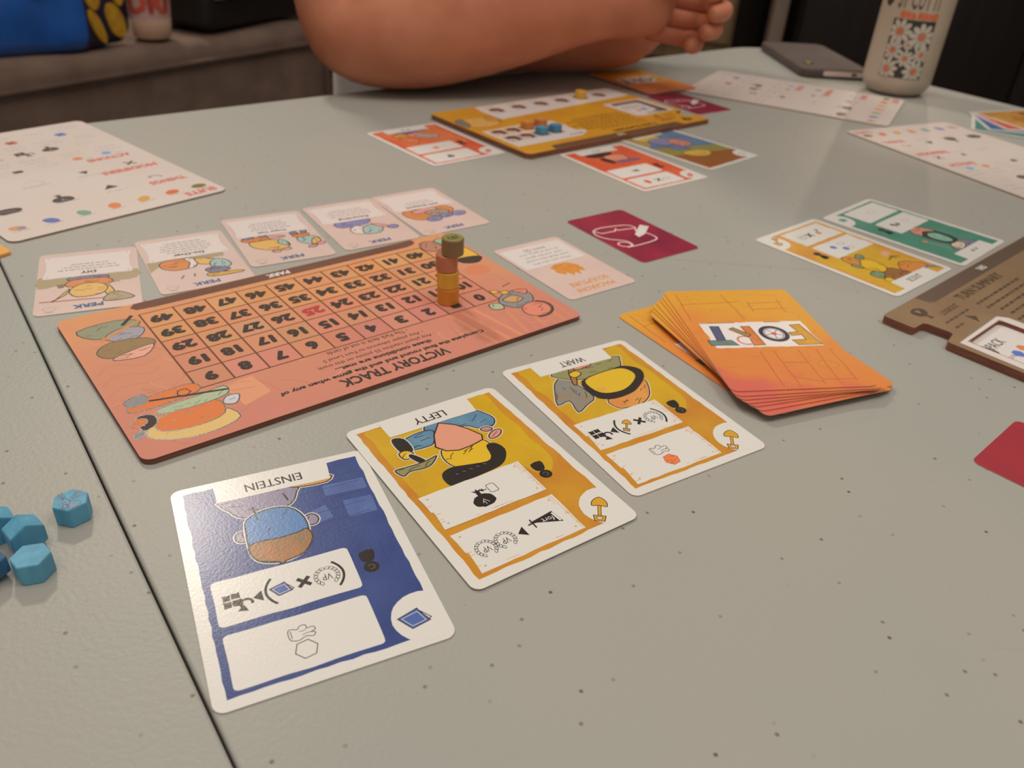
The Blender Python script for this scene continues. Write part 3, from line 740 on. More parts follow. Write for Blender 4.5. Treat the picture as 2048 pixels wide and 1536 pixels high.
big_card('yellow picture card with an orange hexagon icon, next to the fanned deck', 45.6, 266.9, 213.3, YEL, YEL2, 'WART',
         lambda a: icon_shovel(a, -22.9, 34.2, 0.98, -38), p_hand(ink((222, 122, 68))), p_mult(lambda a: icon_shovel(a, 7.6, 9.4, 0.62, -38)), pic_wart, ink((204, 148, 76)), 'picture cards in the front row', pen=ink((186, 138, 34)))

# ---- two cards in front of the brown player board
def pic_scout(a):
    ol = ink((150, 132, 66)); tl = ink((122, 140, 104)); br = ink((134, 96, 52), (160, 104, 60), 160); sk = ink((216, 172, 44)); og = ink((206, 132, 62)); dk = ink((84, 76, 44)); ro = ink((216, 158, 120))
    fig(a, [([(24, -34), (22, -27), (14, -22), (6, -26), (4, -34)], og), ([(-12, -34), (-13, -26), (-6, -22), (2, -24), (5, -34)], br)], 0.3)
    fig(a, [([(-16, -28), (-18, -22), (-12, -20), (-9, -25)], tl), (ell(-14.5, -31, 3.2, 2.4, 0, 8), sk)], 0.3)
    fig(a, [([(-10, -22), (-12, -13), (-7, -7), (-1, -8), (2, -14), (0, -21), (-5, -24)], sk), ([(-12.5, -12), (-13.5, -3), (-9, 0.4), (-4, -5), (-5, -8)], og), (ell(-0.5, -5.2, 4.2, 2.4, 30, 10), tl), ([(-14.5, -14), (-15.5, -9), (-12.4, -8.6), (-11.6, -14)], tl)], 0.3)
    a.poly(ell(18, -11, 4.5, 2.6, 20, 10), ro); a.line([(11, -17), (18, -15.4), (22, -18)], 0.9, dk); a.line([(16, -14), (18, -15.6), (17, -18.6)], 0.8, dk)
    a.poly([(20, -34), (28, -40), (27, -36), (22, -32)], ink((110, 120, 120)))
def s_p1(a):
    a.text('S', 3, 30, 3, 4, SHOVEL); icon_x(a, 4, 30, 2.3, BLACK, 1.0); icon_vp(a, -3.5, 30.3, 0.8, ink((120, 112, 104))); icon_shovel(a, 13, 30, 0.6, -38)
def s_p2(a):
    for x, y in ((2, 12.2), (2, 5.8)): icon_hand(a, x + 6.5, y, 0.8, ink((150, 142, 132)))
    for x, y in ((-0.8, 11.2), (4.6, 6.2)): a.poly(hexa(x, y, 2.3), ink((92, 118, 176)))
big_card('yellow picture card with blue hexagon icons, beside the teal card', 188.3, 440.8, 42.6, ink((206, 150, 62), (200, 136, 60), 60), ink((206, 164, 44), (200, 150, 48), 60), 'SCOUT',
         lambda a: icon_shovel(a, -23.2, 34.2, 0.9, -38), s_p1, s_p2, pic_scout, ink((210, 160, 96)), 'pair of cards by the brown player board')
def pic_teal(a):
    pk = ink((206, 140, 118)); hd = ink((132, 178, 150)); dkc = ink((62, 66, 58)); pu = ink((124, 120, 134)); cr_ = ink((214, 188, 160))
    fig(a, [([(14, -34), (10, -25), (-2, -24), (-10, -34)], pu), ([(6, -30), (2, -24), (-6, -27), (-4, -33)], cr_)], 0.3)
    fig(a, [([(9.5, -24), (10, -8), (0, -4), (-6, -9), (-4, -24)], dkc), ([(6.0, -22), (7.4, -13), (2, -9), (-3, -12), (-2.6, -20), (2, -24)], hd), ([(9.8, -10), (8, -2), (0, 1.4), (-6, -3), (-5.4, -9), (2, -6)], pk)], 0.3)
    a.poly(ell(-13, -14, 1.6, 1.6), ink((210, 130, 80))); a.line([(-13, -15), (-10, -28)], 0.6, ink((180, 160, 110)))
big_card('teal picture card with two pale boxes, beside the yellow card', 240.5, 487.5, 45.0, ink((82, 138, 114), (74, 128, 104), 60), None, '',
         lambda a: (a.poly(smooth(wob(ell(-23.2, 34.2, 3.2, 2.6), 0.4, 9, 3)), ink((110, 160, 146))), a.line([(-25.6, 33), (-20.8, 35)], 0.4, ink((70, 110, 100)))),
         lambda a: icon_hand(a, 6, 30, 1.0, ink((176, 168, 158))),
         lambda a: (icon_play(a, 2.0, 10, 1.5), [a.poly(rrect(-3 - d, 8.2 + d, -0.6 - d, 10.8 + d, 0.3, 1), BLACK) for d in (0, 1.8)], icon_hand(a, 12, 10, 0.8, ink((176, 168, 158)))),
         pic_teal, None, 'pair of cards by the brown player board')
# ---- three cards before the far player board
RED = ink((212, 98, 64), (204, 84, 54), 60)
def pic_red(sh):
    def f(a):
        cols = {'o': ink((212, 142, 70)), 'b': ink((96, 104, 140)), 'g': ink((176, 158, 140)), 'k': ink((54, 46, 42)), 'p': ink((220, 140, 110)), 's': ink((222, 122, 84))}
        fig(a, [(pts, cols[c]) for c, pts in sh], 0.4)
    return f
red_suit = lambda a: (a.poly(smooth([(-26, 31), (-21.5, 33), (-20, 37.4), (-24.5, 36)], 3), ink((206, 84, 64))), a.line([(-24.5, 32.6), (-21.4, 36.4)], 0.5, PAPER))
big_card('red picture card with an orange icon in its upper box, left of the yellow board', -68.9, 599.9, 221.8, RED, ink((216, 120, 74), (208, 104, 64), 60), '',
         red_suit, lambda a: icon_tree(a, 8, 31.5, 0.7), lambda a: (a.poly(hexa(6, 10, 2.8), ink((214, 122, 66))), icon_hand(a, 0, 10, 0.6, ink((190, 180, 170)))),
         pic_red([('b', [(14, -33), (4, -29), (-16, -33)]), ('o', [(20, -26), (12, -20), (6, -24), (10, -31)]), ('p', [(8, -26), (2, -16), (-8, -18), (-6, -28)]), ('g', [(4, -20), (-8, -10), (-14, -16), (-6, -24)]), ('s', [(20, -16), (12, -6), (6, -12), (12, -20)])]), None, 'red cards by the far board')
def r2_p1(a):
    a.poly(smooth([(14, 27), (17, 29), (16, 34), (12.6, 32)], 3), ink((206, 84, 64))); icon_x(a, 5, 31, 2.4, BLACK, 1.1); icon_hand(a, -3, 31, 0.8, ink((120, 112, 104)))
big_card('red picture card with a black cross icon in its box', 74.6, 577.7, 219.3, RED, None, '',
         red_suit, r2_p1, lambda a: icon_pennant(a, 6, 10, 0.8, ''),
         pic_red([('k', [(16, -28), (4, -24), (-8, -30), (-2, -33), (14, -33)]), ('p', [(6, -24), (2, -12), (-8, -12), (-12, -22), (-4, -26)]), ('b', [(2, -10), (-14, -8), (-16, -11), (0, -14)]), ('k', [(12, -20), (9, -10), (5, -12), (7, -22)])]), None, 'red cards by the far board')
rb = card_root('playing_card', 'rainbow painted picture card with a brown end and no rule boxes', 'card', 121.8, 633.7, 225.5, 63.5, 88.9, PAPER)
a = Art(rb, CARD_T); a.part('picture_field')
a.poly(wob([(-28.6, -41.4), (28.2, -41.4), (28.2, 41), (-28.6, 41)], 0.3, 3, 9), ink((158, 84, 40), (136, 96, 52), 40))
a.poly([(-28.4, -41), (-28.4, 12), (28, -8), (28, -41)], ink((104, 128, 148), (90, 110, 140), 40))
a.poly([(-28.4, 8), (-28.4, 22), (28, 8), (28, -12)], ink((128, 142, 84), (150, 130, 60), 60)); a.poly([(28, -14), (28, -41), (8, -41), (20, -20)], ink((196, 138, 60), (140, 148, 100), 60))
a.part('illustration')
fig(a, [([(20, -36), (2, -38), (-2, -28), (16, -26)], ink((204, 176, 70))), ([(14, -28), (-4, -26), (-6, -14), (10, -12)], ink((136, 130, 160))), ([(0, -20), (-12, -18), (-12, -4), (0, -4)], ink((196, 132, 104))), ([(12, -10), (2, -8), (0, 4), (12, 0)], ink((112, 118, 156)))], 0.2)
fig(a, [([(14, 6), (-2, 8), (-8, 16), (2, 22), (14, 16)], ink((206, 164, 74)))], 0.3)
a.part('name_panel'); a.poly([(-14, -43), (20, -43), (20, -34.5), (-14, -34)], PAPER); a.dashes(3, -38.4, 14, 2.2, ink((170, 160, 150)), 4)
a.part('suit_corner'); a.poly([(max(-30.4, px), min(43, py)) for px, py in ell(-25.8, 34.4, 8.6, 8.4, 0, 24)], PAPER); a.line(ell(-24, 34, 3, 2.4, 0, 8), 0.5, ink((150, 130, 110)), True)
a.done()

# ================================================================== small cards
PERK = ink((210, 182, 166), (206, 176, 160), 40); PERKW = ink((216, 200, 188)); GREY = ink((150, 136, 126)); DBLUE = ink((62, 92, 132))
def perk_card(label, x, y, ang, title, rows, picture, tw):
    o = card_root('perk_card', label, 'card', x, y, ang, 44, 67, PERK, r=3, group='small cards along the score board')
    a = Art(o, CARD_T)
    a.part('illustration'); picture(a)
    a.part('rule_panel')
    pn = smooth(wob([(-19.2, -29.4), (19.7, -29.4), (18.7, -17), (19.7, -4.2), (-19.2, -4.2), (-18.2, -17)], 0.15, 6, int(y)), 2)
    a.poly(pn, PERKW); a.line(pn, 0.22, ink((188, 166, 154)), True)
    for px, py in ((-17.4, -27.6), (17.8, -27.6), (17.8, -6), (-17.4, -6)): a.poly(ell(px, py, 0.5, 0.45, 0, 8), ink((170, 156, 148)))
    a.text(title, 0.2, -8.2, tw, 2.9, ink((60, 52, 56)), 0.03)
    a.part('small_print', kind='stuff')
    for k, w in enumerate(rows): a.dashes(0, -12.2 - k * 3.0, w, 0.85, GREY, int(abs(x) * 10) + k)
    a.part('lettering'); a.text('PERK', 0.2, 28.2, 12.4, 3.7, DBLUE, 0.035, rot=3)
    a.part('corner_icon')
    a.line(smooth([(13.2, 26.6), (18.2, 26.6), (17.6, 29), (16.6, 30), (14.8, 30), (13.8, 29)], 3), 0.22, GREY, True); a.line([(14.2, 31), (17.4, 31)], 0.6, GREY)
    a.done(); return o
KH = ink((168, 148, 112)); OR = ink((208, 130, 74)); PU = ink((128, 120, 138)); CRM = ink((216, 170, 96)); TQ = ink((158, 180, 168)); PKK = ink((214, 150, 140)); YE2 = ink((206, 160, 70)); BRN = ink((176, 112, 74)); LAV = ink((132, 130, 166))
def pk_diy(a):
    for q in ([(-21.4, -6), (-20.8, 4), (-13, 5.2), (-8.5, 1), (-8.5, -6)], [(21.4, -6), (21.2, 6), (14, 4.6), (8.6, 1), (8.6, -6)]): a.poly(smooth(q, 2), KH)
    a.poly([(-12.6, 2), (-9, 2.2), (-10.4, 7.2), (-13.6, 6.4)], KH); a.poly([(10, 3), (13.8, 3.4), (12.6, 7.6), (10.4, 7)], ink((130, 112, 82)))
    a.line([(20, 20.2), (-7, 22.4)], 1.2, ink((176, 110, 82)))
    fig(a, [([(-7, -3), (8, -3), (7, 1), (-7, 1.6)], PU), ([(-7.6, 0.6), (7.4, 0), (8.6, 7), (-9, 7.4)], OR)], 0.0001)
    fig(a, [([(-8.4, 9), (-11, 18), (-8.6, 20.6), (-6.4, 14)], CRM), ([(8.2, 9), (13.4, 19), (15, 20.4), (9.6, 15)], CRM), ([(-8, 11), (-5, 17.6), (4.6, 18.6), (8.2, 12), (4, 5.6), (-4, 5.4)], CRM), ([(-6.2, 25.4), (-7.4, 20.2), (-12, 17), (-19, 24.4), (-12.5, 26.4)], KH)], 0.0001)
def pk_do(a):
    a.poly([(-16, -5), (-15, 0.6), (16, 1.6), (21.6, 8), (21.4, -4)], KH)
    fig(a, [([(14.6, -2.4), (16, 4.4), (11, 9.4), (3.6, 9), (0.6, 3), (4, -3)], OR), ([(4.0, -2.4), (2.2, 3), (4.2, 8.8), (0.6, 8.4), (-1.4, 2), (0.8, -2.8)], PERKW), ([(-1.2, -1.4), (-9.6, 2.4), (-10, 8), (-2, 6.6)], CRM), ([(-9.4, 3), (-14.6, 6), (-15.4, 13), (-9, 15.4), (-6, 9)], TQ), ([(-8, 12), (-14, 17), (-6, 19.6), (-2.4, 14)], PU), ([(-3, 18.6), (-17, 20.6), (-18, 23), (-4, 22.8)], YE2)], 0.0001)
    for p in ([(8, 16.4), (10, 19.8)], [(3, 16.2), (3.8, 19.6)]): a.line(p, 0.8, ink((110, 100, 92)))
def pk_copy(a):
    fig(a, [([(15.2, 2), (15.0, 10), (7, 16.4), (-2, 15.4), (-3.4, 8.4), (3, 3.2), (10, 1)], CRM), ([(-0.4, 3.4), (-3.4, 8.4), (-2.4, 13.4), (1.4, 9)], TQ), ([(18, -2), (16, 2.6), (4, 2), (4, -2.4)], OR), ([(4, -2), (-3.6, -0.6), (-3.4, 1.4), (4, 1.6)], PKK), ([(17, -4.4), (12.6, -5.2), (12, -2), (17, -1.4)], PU), ([(8.6, -5.2), (5, -5.2), (5.4, -2), (8, -1.8)], PU)], 0.0001)
    fig(a, [([(-9.2, 6), (-9.8, 12), (-15, 16.6), (-20.2, 13), (-19.6, 7), (-14, 4)], TQ), ([(-15, 16.4), (-20.4, 13), (-19.2, 8.6), (-15.8, 11)], CRM), ([(-8.6, 0), (-16, 0.2), (-16.4, 4), (-9, 4.6)], OR), ([(-8, -3), (-11, -4), (-11.4, -0.4), (-8, 0)], PU), ([(-14, -4), (-17, -4), (-16, 0), (-14, 0)], PU), (ell(5, 18.4, 2.4, 1.6, 0, 8), PKK), (ell(-0.6, 17.4, 2.2, 1.5, 0, 8), PKK), (ell(-14, 18.8, 2.6, 1.6, 20, 8), PKK), (ell(-19.2, 16.4, 2.6, 1.6, 20, 8), PKK)], 0.0001)
def pk_rec(a):
    fig(a, [([(13, -4), (12, 4), (-4, 2.6), (-6, -4.6)], LAV), ([(8, 6), (9, 13), (3.4, 16.4), (0.4, 9), (3, 4)], PERKW), ([(3.4, 16.4), (-5, 17.6), (-9, 11), (-4, 5), (1.2, 8)], TQ), ([(-5, 4), (-11, 7.6), (-13, 12), (-8, 10)], PKK), (ell(-15, 12.6, 3.0, 2.6, 0, 10), LAV)], 0.0001)
def pk_xxl(a):
    fig(a, [([(17, -2), (16, 8), (8, 13), (-11, 8), (-14, 0), (-6, -5), (8, -5)], OR), ([(10, -3), (9, 3), (-4, 1), (-4, -4)], PKK), ([(4, 2), (3, 9), (-6, 10), (-10, 5), (-4, 1)], ink((160, 140, 118))), (ell(4, 13.4, 5, 3.6, 10, 10), LAV), (ell(-5, 11.6, 4.4, 2.8, 10, 10), LAV), (ell(-13.4, 11.6, 4.6, 3.4, 10, 10), LAV)], 0.0001)
    for k in range(4): a.line([(14 - k * 1.6, -2 + k), (13 - k * 1.6, 8)], 0.25, BRN)
perk_card('small cream perk card headed DIY with a grey spade drawing', -202.5, 344.5, 205.3, 'DIY', (27, 24, 17), pk_diy, 6.8)
perk_card('small cream perk card headed Do-Over with an orange helmet drawing', -163.7, 373.0, 213.4, 'Do-Over', (20, 25, 25, 23, 18), pk_do, 15)
perk_card('small cream perk card headed Copy Cat with two facing figures', -131.8, 408.8, 211.9, 'Copy Cat', (22, 19, 21, 17), pk_copy, 15.5)
perk_card('small cream perk card headed Recycling with a lavender bin drawing', -92.6, 436.8, 214.5, 'Recycling', (25, 26, 25, 20), pk_rec, 18)
perk_card('small cream perk card headed XXL Backpack with an orange pack drawing', -56.3, 463.8, 217.2, 'XXL Backpack', (19, 16), pk_xxl, 22)
# the small DIY card also carries a pennant
mc = card_root('sculpture_card', 'small cream card with an orange noodle picture and orange title', 'card', 22.4, 396.6, 218.1, 44, 67, PERK, r=3)
a = Art(mc, CARD_T); ORT = ink((214, 146, 82))
a.part('rule_panel'); pn = wob(rrect(-19.4, -29.6, 20, -4.8, 1), 0.15, 6, 3); a.poly(pn, ink((214, 202, 190)))
INKD = ink((112, 100, 96))
for k, (s, w) in enumerate((('When you take this', 25), ('card, finish the round', 28), ('then end the game.', 25), ('At end of game, you', 26), ('score', 8))):
    a.text(s, -3.0 if s == 'score' else 0, -8.6 - k * 4.0, w, 2.3, INKD)
a.line(ell(5.0, -24.6, 2.1, 1.9, 0, 12), 0.35, INKD, True); a.poly(ell(5, -24.6, 0.7, 0.7, 0, 8), INKD)
a.part('illustration'); a.poly(smooth(wob([(8, -1), (7.6, 6), (5.6, 9.4), (3.4, 6.6), (1.8, 12.6), (-1, 9.4), (-2.6, 13.4), (-4.4, 8), (-7.6, 9.8), (-8.2, 3), (-5, -2.4), (2, -3.6)], 0.5, 1.6, 4), 2), ink((214, 144, 62), (204, 128, 54), 300))
a.part('lettering'); a.text('SCULPTURE', -0.4, 20.8, 24.5, 4.2, ORT, 0.03); a.text('MACARONI', 0.4, 27.4, 24, 4.2, ORT, 0.03)
a.done()

MAROON = ink((152, 40, 58), (122, 34, 58), 36); SCW = ink((228, 190, 176))
def scroll_back(label, x, y, ang, group=None, z=0.05, stock=None):
    o = card_root('scroll_card', label, 'card', x, y, ang, 44, 67, stock or MAROON, r=3, edge=mat((206, 150, 128), rough=0.7, var=(196, 140, 118), vscale=40), group=group, z=z)
    a = Art(o, CARD_T); a.part('scroll_emblem')
    for pts in ([(-17.2, 14.0), (-11.4, 15.6), (-3, 14.6), (5.4, 12.6), (8.6, 10.2), (9.2, 7.4), (7.6, 4.4), (5.7, 2.2)], [(-17.4, 13.6), (-14.8, 8.7), (-5.5, 8.0), (-2.8, 10.6), (-2.9, 8.1), (3.1, 7.2), (8.6, 5.8)],
                [(-18.0, 13.0), (-19.5, 8.0), (-17.3, 1.2), (-10.3, -5.6), (-9.4, -10.5), (-11.2, -13.4)], [(-15.0, -13.5), (-3.9, -13.9), (8.8, -12.1), (9.8, -4.0), (6.0, 2.9)]):
        a.line(smooth(pts, 4, False) if len(pts) != 7 else pts, 1.0, SCW)
    a.line(ell(-13.6, -9.6, 3.9, 3.2, -40, 14), 0.9, SCW, True)
    a.part('white_tag'); a.poly([(14.8, 8.7), (18.0, 4.2), (7.7, -3.4), (1.1, -5.4), (1.7, -1.2)], PAPER); a.line([(13.0, 5.6), (15.4, 2.6)], 0.3, ink((150, 130, 120)))
    a.done(); return o
scroll_back('maroon card back with a pale scroll emblem, alone between the two rows', 62.8, 447.6, 37.7)
scroll_back('maroon card back tucked under the far orange deck', 144, 778, 37.7)
scroll_back('red card back at the near edge of the table below the brown board', 211.0, 238.0, 44.0, stock=ink((160, 42, 48), (148, 42, 54), 40))

# ================================================================== card decks with the printed logo
def deck_back_mat():
    m = bpy.data.materials.new('orange_card_back'); m.use_nodes = True
    nt = m.node_tree; b = nt.nodes['Principled BSDF']; L = nt.links.new
    tc = nt.nodes.new('ShaderNodeTexCoord'); sp = nt.nodes.new('ShaderNodeSeparateXYZ'); L(tc.outputs['Object'], sp.inputs[0])
    n = nt.nodes.new('ShaderNodeTexNoise'); n.inputs['Scale'].default_value = 55; n.inputs['Detail'].default_value = 5; L(tc.outputs['Object'], n.inputs['Vector'])
    m1 = nt.nodes.new('ShaderNodeMath'); m1.operation = 'MULTIPLY_ADD'; m1.inputs[1].default_value = 9.0; m1.inputs[2].default_value = 0.16; L(sp.outputs['Y'], m1.inputs[0])
    mx_ = nt.nodes.new('ShaderNodeMath'); mx_.operation = 'MULTIPLY_ADD'; mx_.inputs[1].default_value = 3.5; L(sp.outputs['X'], mx_.inputs[0]); L(m1.outputs[0], mx_.inputs[2])
    m2 = nt.nodes.new('ShaderNodeMath'); m2.operation = 'MULTIPLY_ADD'; m2.inputs[1].default_value = 0.55; L(n.outputs['Fac'], m2.inputs[0]); L(mx_.outputs[0], m2.inputs[2])
    r = nt.nodes.new('ShaderNodeValToRGB'); e = r.color_ramp.elements
    e[0].position = 0.18; e[0].color = alb((214, 152, 44)); e[1].position = 0.88; e[1].color = alb((206, 96, 78))
    k = e.new(0.42); k.color = alb((214, 134, 52)); k = e.new(0.74); k.color = alb((212, 122, 56))
    L(m2.outputs[0], r.inputs['Fac']); L(r.outputs['Color'], b.inputs['Base Color']); b.inputs['Roughness'].default_value = 0.45
    return m
DECK = deck_back_mat(); DLINE = ink((190, 98, 50)); DL2 = ink((204, 118, 56))
def deck_card(label, group, logo=True):
    o = card_root('deck_card', label, 'card', 0, 0, 0, 63.5, 88.9, DECK, r=3.2, edge=mat((206, 146, 110), rough=0.7, var=(190, 126, 92), vscale=40), group=group)
    a = Art(o, CARD_T)
    a.part('plank_drawing', kind='stuff')
    for pts in ([(7, 14.2), (8.6, 43)], [(0.5, 14.2), (1.6, 43)], [(-11, 14), (-10, 42)], [(-19, 14.4), (-17, 42)], [(-26, 14), (-25, 40)], [(1.2, 24), (-10.4, 24.6)], [(1.4, 36), (-10.2, 40)], [(-10.2, 38), (-25, 38.6)],
                [(28, -30), (-2, -32)], [(28, -14), (26.5, -41)], [(2, -14), (4, -40)], [(-6, -30), (-24, -31)], [(-6, -24), (-24, -24.6)], [(-6.4, -32), (-5.6, -22)], [(-22, -34), (-21, -20)]):
        a.line(rough(pts, 0.25, 5, int(pts[0][0] * 3)), 0.45, DLINE)
    a.line(smooth([(-14, 28), (-19, 30), (-23, 28), (-21, 24), (-16, 24)], 4), 0.3, DL2, True)
    a.scribble(-30, -42, 30, 42, 40, DL2, 0.22, 5, 9)
    if logo:
        a.part('logo_plate')
        a.poly(wob([(25.4, -11.6), (-24.2, -11.5), (-24.6, 11.0), (25.2, 10.8)], 0.35, 2.4, 7), ink((226, 214, 202)))
        a.line([(25, -11.3), (8, -11.5)], 0.6, ink((150, 96, 66))); a.line([(-6, -11.4), (-14, -11.2)], 0.7, ink((170, 110, 76)))
        gy = ink((208, 156, 44), (196, 140, 40), 200); br = ink((92, 62, 42)); og = ink((214, 128, 56), (200, 112, 48), 200); bl = ink((76, 88, 124), (92, 92, 110), 200); tq = ink((96, 134, 124)); tan_ = ink((160, 124, 78))
        a.part('logo_letter')                                             # F
        a.shape([(-22.2, -8.6), (-17.0, -8.0), (-18.2, -1.6), (-13.6, -1.2), (-13.8, 1.6), (-18.8, 1.2), (-18.9, 5.4), (-12.2, 5.6), (-13.4, 10.0), (-24.6, 9.8)], gy, 0.5, br)
        a.part('logo_letter')                                             # O, a spoked wheel
        a.line(ell(-6.2, -0.4, 5.8, 6.2, 0, 28), 2.1, ink((54, 50, 62)), True); a.line(ell(-6.2, -0.4, 4.2, 4.6, 0, 24), 0.6, ink((150, 144, 150)), True)
        for k in range(5): an = math.radians(k * 72 + 12); a.line([(-6.2, -0.4), (-6.2 + 4.2 * math.cos(an), -0.4 + 4.6 * math.sin(an))], 0.45, ink((120, 116, 124)))
        a.poly(ell(-6.2, -0.4, 1.3, 1.3, 0, 12), ink((200, 90, 74)))
        a.part('logo_letter')                                             # R
        a.shape([(2.6, -7.8), (6.8, -7.8), (6.4, -1), (7.4, 9.4), (2.0, 9.2)], og, 0.45, br)
        a.line(ell(9.4, 4.8, 3.6, 3.6, 0, 18), 1.0, ink((206, 130, 104)), True)
        a.shape([(13.4, -5.4), (10.8, -7.0), (5.0, 0.0), (7.2, 2.2)], tan_, 0.45, br)
        a.part('logo_letter')                                             # T
        a.shape([(21.4, -8.6), (17.2, -8.2), (18.6, 4.6), (22.6, 4.4)], bl, 0.45, br)
        a.shape([(14.2, 8.8), (16, 4.4), (27.0, 4.2), (26.6, 8.4)], tq, 0.45, br); a.line([(18, 7.4), (23, 5)], 0.9, ink((150, 90, 60)))
    a.done(); return o
def fan(proto, poses, labels, group, logo_top=True):
    out = []
    for k, (x, y, ang, z) in enumerate(poses):
        o = proto if k == 0 else copy_tree(proto)
        pose(o, x, y, ang, z); o['label'] = labels[k] if isinstance(labels, (list, tuple)) else labels; o['group'] = group
        out.append(o)
    return out
top = deck_card('', 'orange cards of the loose deck')
def by_corner(x, y, an, z):                       # pose of a card from its far left corner
    c, s = math.cos(math.radians(an)), math.sin(math.radians(an))
    return (x + 31.75 * c + 44.45 * s, y + 31.75 * s - 44.45 * c, an + 180, z)
P0 = [(109.8, 324.6, 191.1, 5.66)]
rest = [by_corner(68.6, 358.8, 12.8, 5.22), by_corner(67.3, 356.4, 14.4, 4.78), by_corner(65.0, 353.4, 17.3, 4.34), by_corner(63.1, 350.6, 20.2, 3.9), by_corner(62.6, 347.4, 22.3, 3.46), by_corner(61.3, 343.4, 24.8, 3.02),
        by_corner(66.0, 352.0, 19.0, 2.58), by_corner(64.0, 346.0, 26.5, 2.14), by_corner(66.5, 350.0, 22.0, 1.7), by_corner(62.0, 345.0, 29.0, 1.26), by_corner(66.0, 349.0, 24.0, 0.82), by_corner(47.0, 344.2, 34.6, 0.1)]
ORD = 'second third fourth fifth sixth seventh eighth ninth tenth eleventh twelfth'.split()
fan(top, P0 + rest, ['orange card back on top of the fanned deck, showing the whole logo'] + ['orange card %s from the top of the loose fanned deck' % w for w in ORD] + ['lowest orange card of the fanned deck, turned furthest out'], 'orange cards of the loose deck')
far = deck_card('', 'orange cards by the crossed arms')
fan(far, [(107, 851, 218.5, 2.55), (107.6, 850, 219.5, 2.1), (106.5, 851, 217, 1.65), (107.8, 850.6, 220.5, 1.2), (107, 851.5, 218, 0.75)], ['top orange card of the far deck in the shadow of the arm'] + ['orange card %s from the top of the far deck beside the arm' % w for w in ORD[:4]], 'orange cards by the crossed arms')
lf = deck_card('', 'orange cards over the seam', False)
fan(lf, [(-302.0, 348.0, 145, 0.95), (-301.0, 346.5, 146.5, 0.5), (-301.5, 348.5, 144, 0.05)], ['upper orange card of the pile lying over the table seam'] + ['middle orange card of the pile lying over the table seam', 'lowest orange card of the pile lying over the table seam'], 'orange cards over the seam')
# fan of face-up cards near the right edge of the table
def plain_front(label, cols, seed):
    o = card_root('playing_card', label, 'card', 0, 0, 0, 63.5, 88.9, PAPER, group='fanned hand of cards')
    a = Art(o, CARD_T); a.part('picture_field')
    a.poly(wob([(-28.6, -41.4), (28.2, -41.4), (28.2, 41), (-28.6, 41)], 0.3, 3, seed), ink(cols[0], cols[1], 60))
    a.scribble(-27, -40, 27, 40, 30, ink(cols[2]), 0.5, seed, 9); a.poly(smooth(wob(ell(2, -8, 13, 16), 1.2, 5, seed), 2), ink(cols[1]))
    a.part('suit_corner'); a.poly([(max(-30.4, px), min(43, py)) for px, py in ell(-25.8, 34.4, 9, 9, 0, 20)], PAPER); a.poly(ell(-24, 34.5, 2.8, 2.2, 30, 8), ink(cols[2]))
    a.part('bust_icon'); icon_medal(a, -17.9, 9.6); a.done(); return o
for lab, cols, (x, y, an, z) in (('orange backed picture card on top of the fanned hand at the table edge', ((206, 152, 74), (190, 128, 60), (190, 110, 60)), (473, 803, -66, 1.7)),
                                 ('red bordered card second in the fanned hand', ((208, 96, 66), (200, 84, 58), (200, 90, 70)), (466, 792, -82, 1.25)),
                                 ('blue bordered card third in the fanned hand', ((84, 104, 150), (76, 96, 140), (84, 104, 150)), (457, 778, -98, 0.8)),
                                 ('teal bordered card lowest in the fanned hand', ((86, 136, 120), (78, 128, 112), (70, 110, 110)), (446, 762, -114, 0.35))):
    o = plain_front(lab, cols, int(an)); pose(o, x, y, an, z)

# ================================================================== the score board
def board_mat():
    m = bpy.data.materials.new('printed_pink_board'); m.use_nodes = True
    nt = m.node_tree; b = nt.nodes['Principled BSDF']; L = nt.links.new
    tc = nt.nodes.new('ShaderNodeTexCoord'); sp = nt.nodes.new('ShaderNodeSeparateXYZ'); L(tc.outputs['Object'], sp.inputs[0])
    n = nt.nodes.new('ShaderNodeTexNoise'); n.inputs['Scale'].default_value = 34; n.inputs['Detail'].default_value = 6; n.inputs['Distortion'].default_value = 0.6; L(tc.outputs['Object'], n.inputs['Vector'])
    m1 = nt.nodes.new('ShaderNodeMath'); m1.operation = 'MULTIPLY_ADD'; m1.inputs[1].default_value = 6.0; m1.inputs[2].default_value = 0.22; L(sp.outputs['Y'], m1.inputs[0])
    m2 = nt.nodes.new('ShaderNodeMath'); m2.operation = 'MULTIPLY_ADD'; m2.inputs[1].default_value = 0.55; L(n.outputs['Fac'], m2.inputs[0]); L(m1.outputs[0], m2.inputs[2])
    r = nt.nodes.new('ShaderNodeValToRGB'); e = r.color_ramp.elements
    e[0].position = 0.12; e[0].color = alb((208, 144, 94)); e[1].position = 0.92; e[1].color = alb((196, 122, 104))
    k = e.new(0.45); k.color = alb((202, 135, 100)); k = e.new(0.68); k.color = alb((198, 127, 102))
    L(m2.outputs[0], r.inputs['Fac']); L(r.outputs['Color'], b.inputs['Base Color']); b.inputs['Roughness'].default_value = 0.62; b.inputs['Specular IOR Level'].default_value = 0.25
    return m
EDGE = mat((120, 78, 58), rough=0.8, var=(104, 66, 50), vscale=60, stretch=(1, 1, 8))
BT = 2.3
bd = empty('score_board', label='pink and orange score board with a grid of numbers from zero to forty-nine', cat='game board'); pose(bd, -82.0, 318.6, 220.2, 0.02)
put('board_panel', slab_mesh(rrect(-99, -57.5, 99, 57.5, 4.0), 0, BT, board_mat(), EDGE), bd)
a = Art(bd, BT)
GL = matt((104, 62, 44)); NUM = matt((62, 50, 42)); CELLY = matt((218, 158, 84), (214, 146, 92), 50); CELL2 = matt((212, 138, 96), (206, 128, 92), 50)
a.part('backdrop_drawing', kind='stuff')
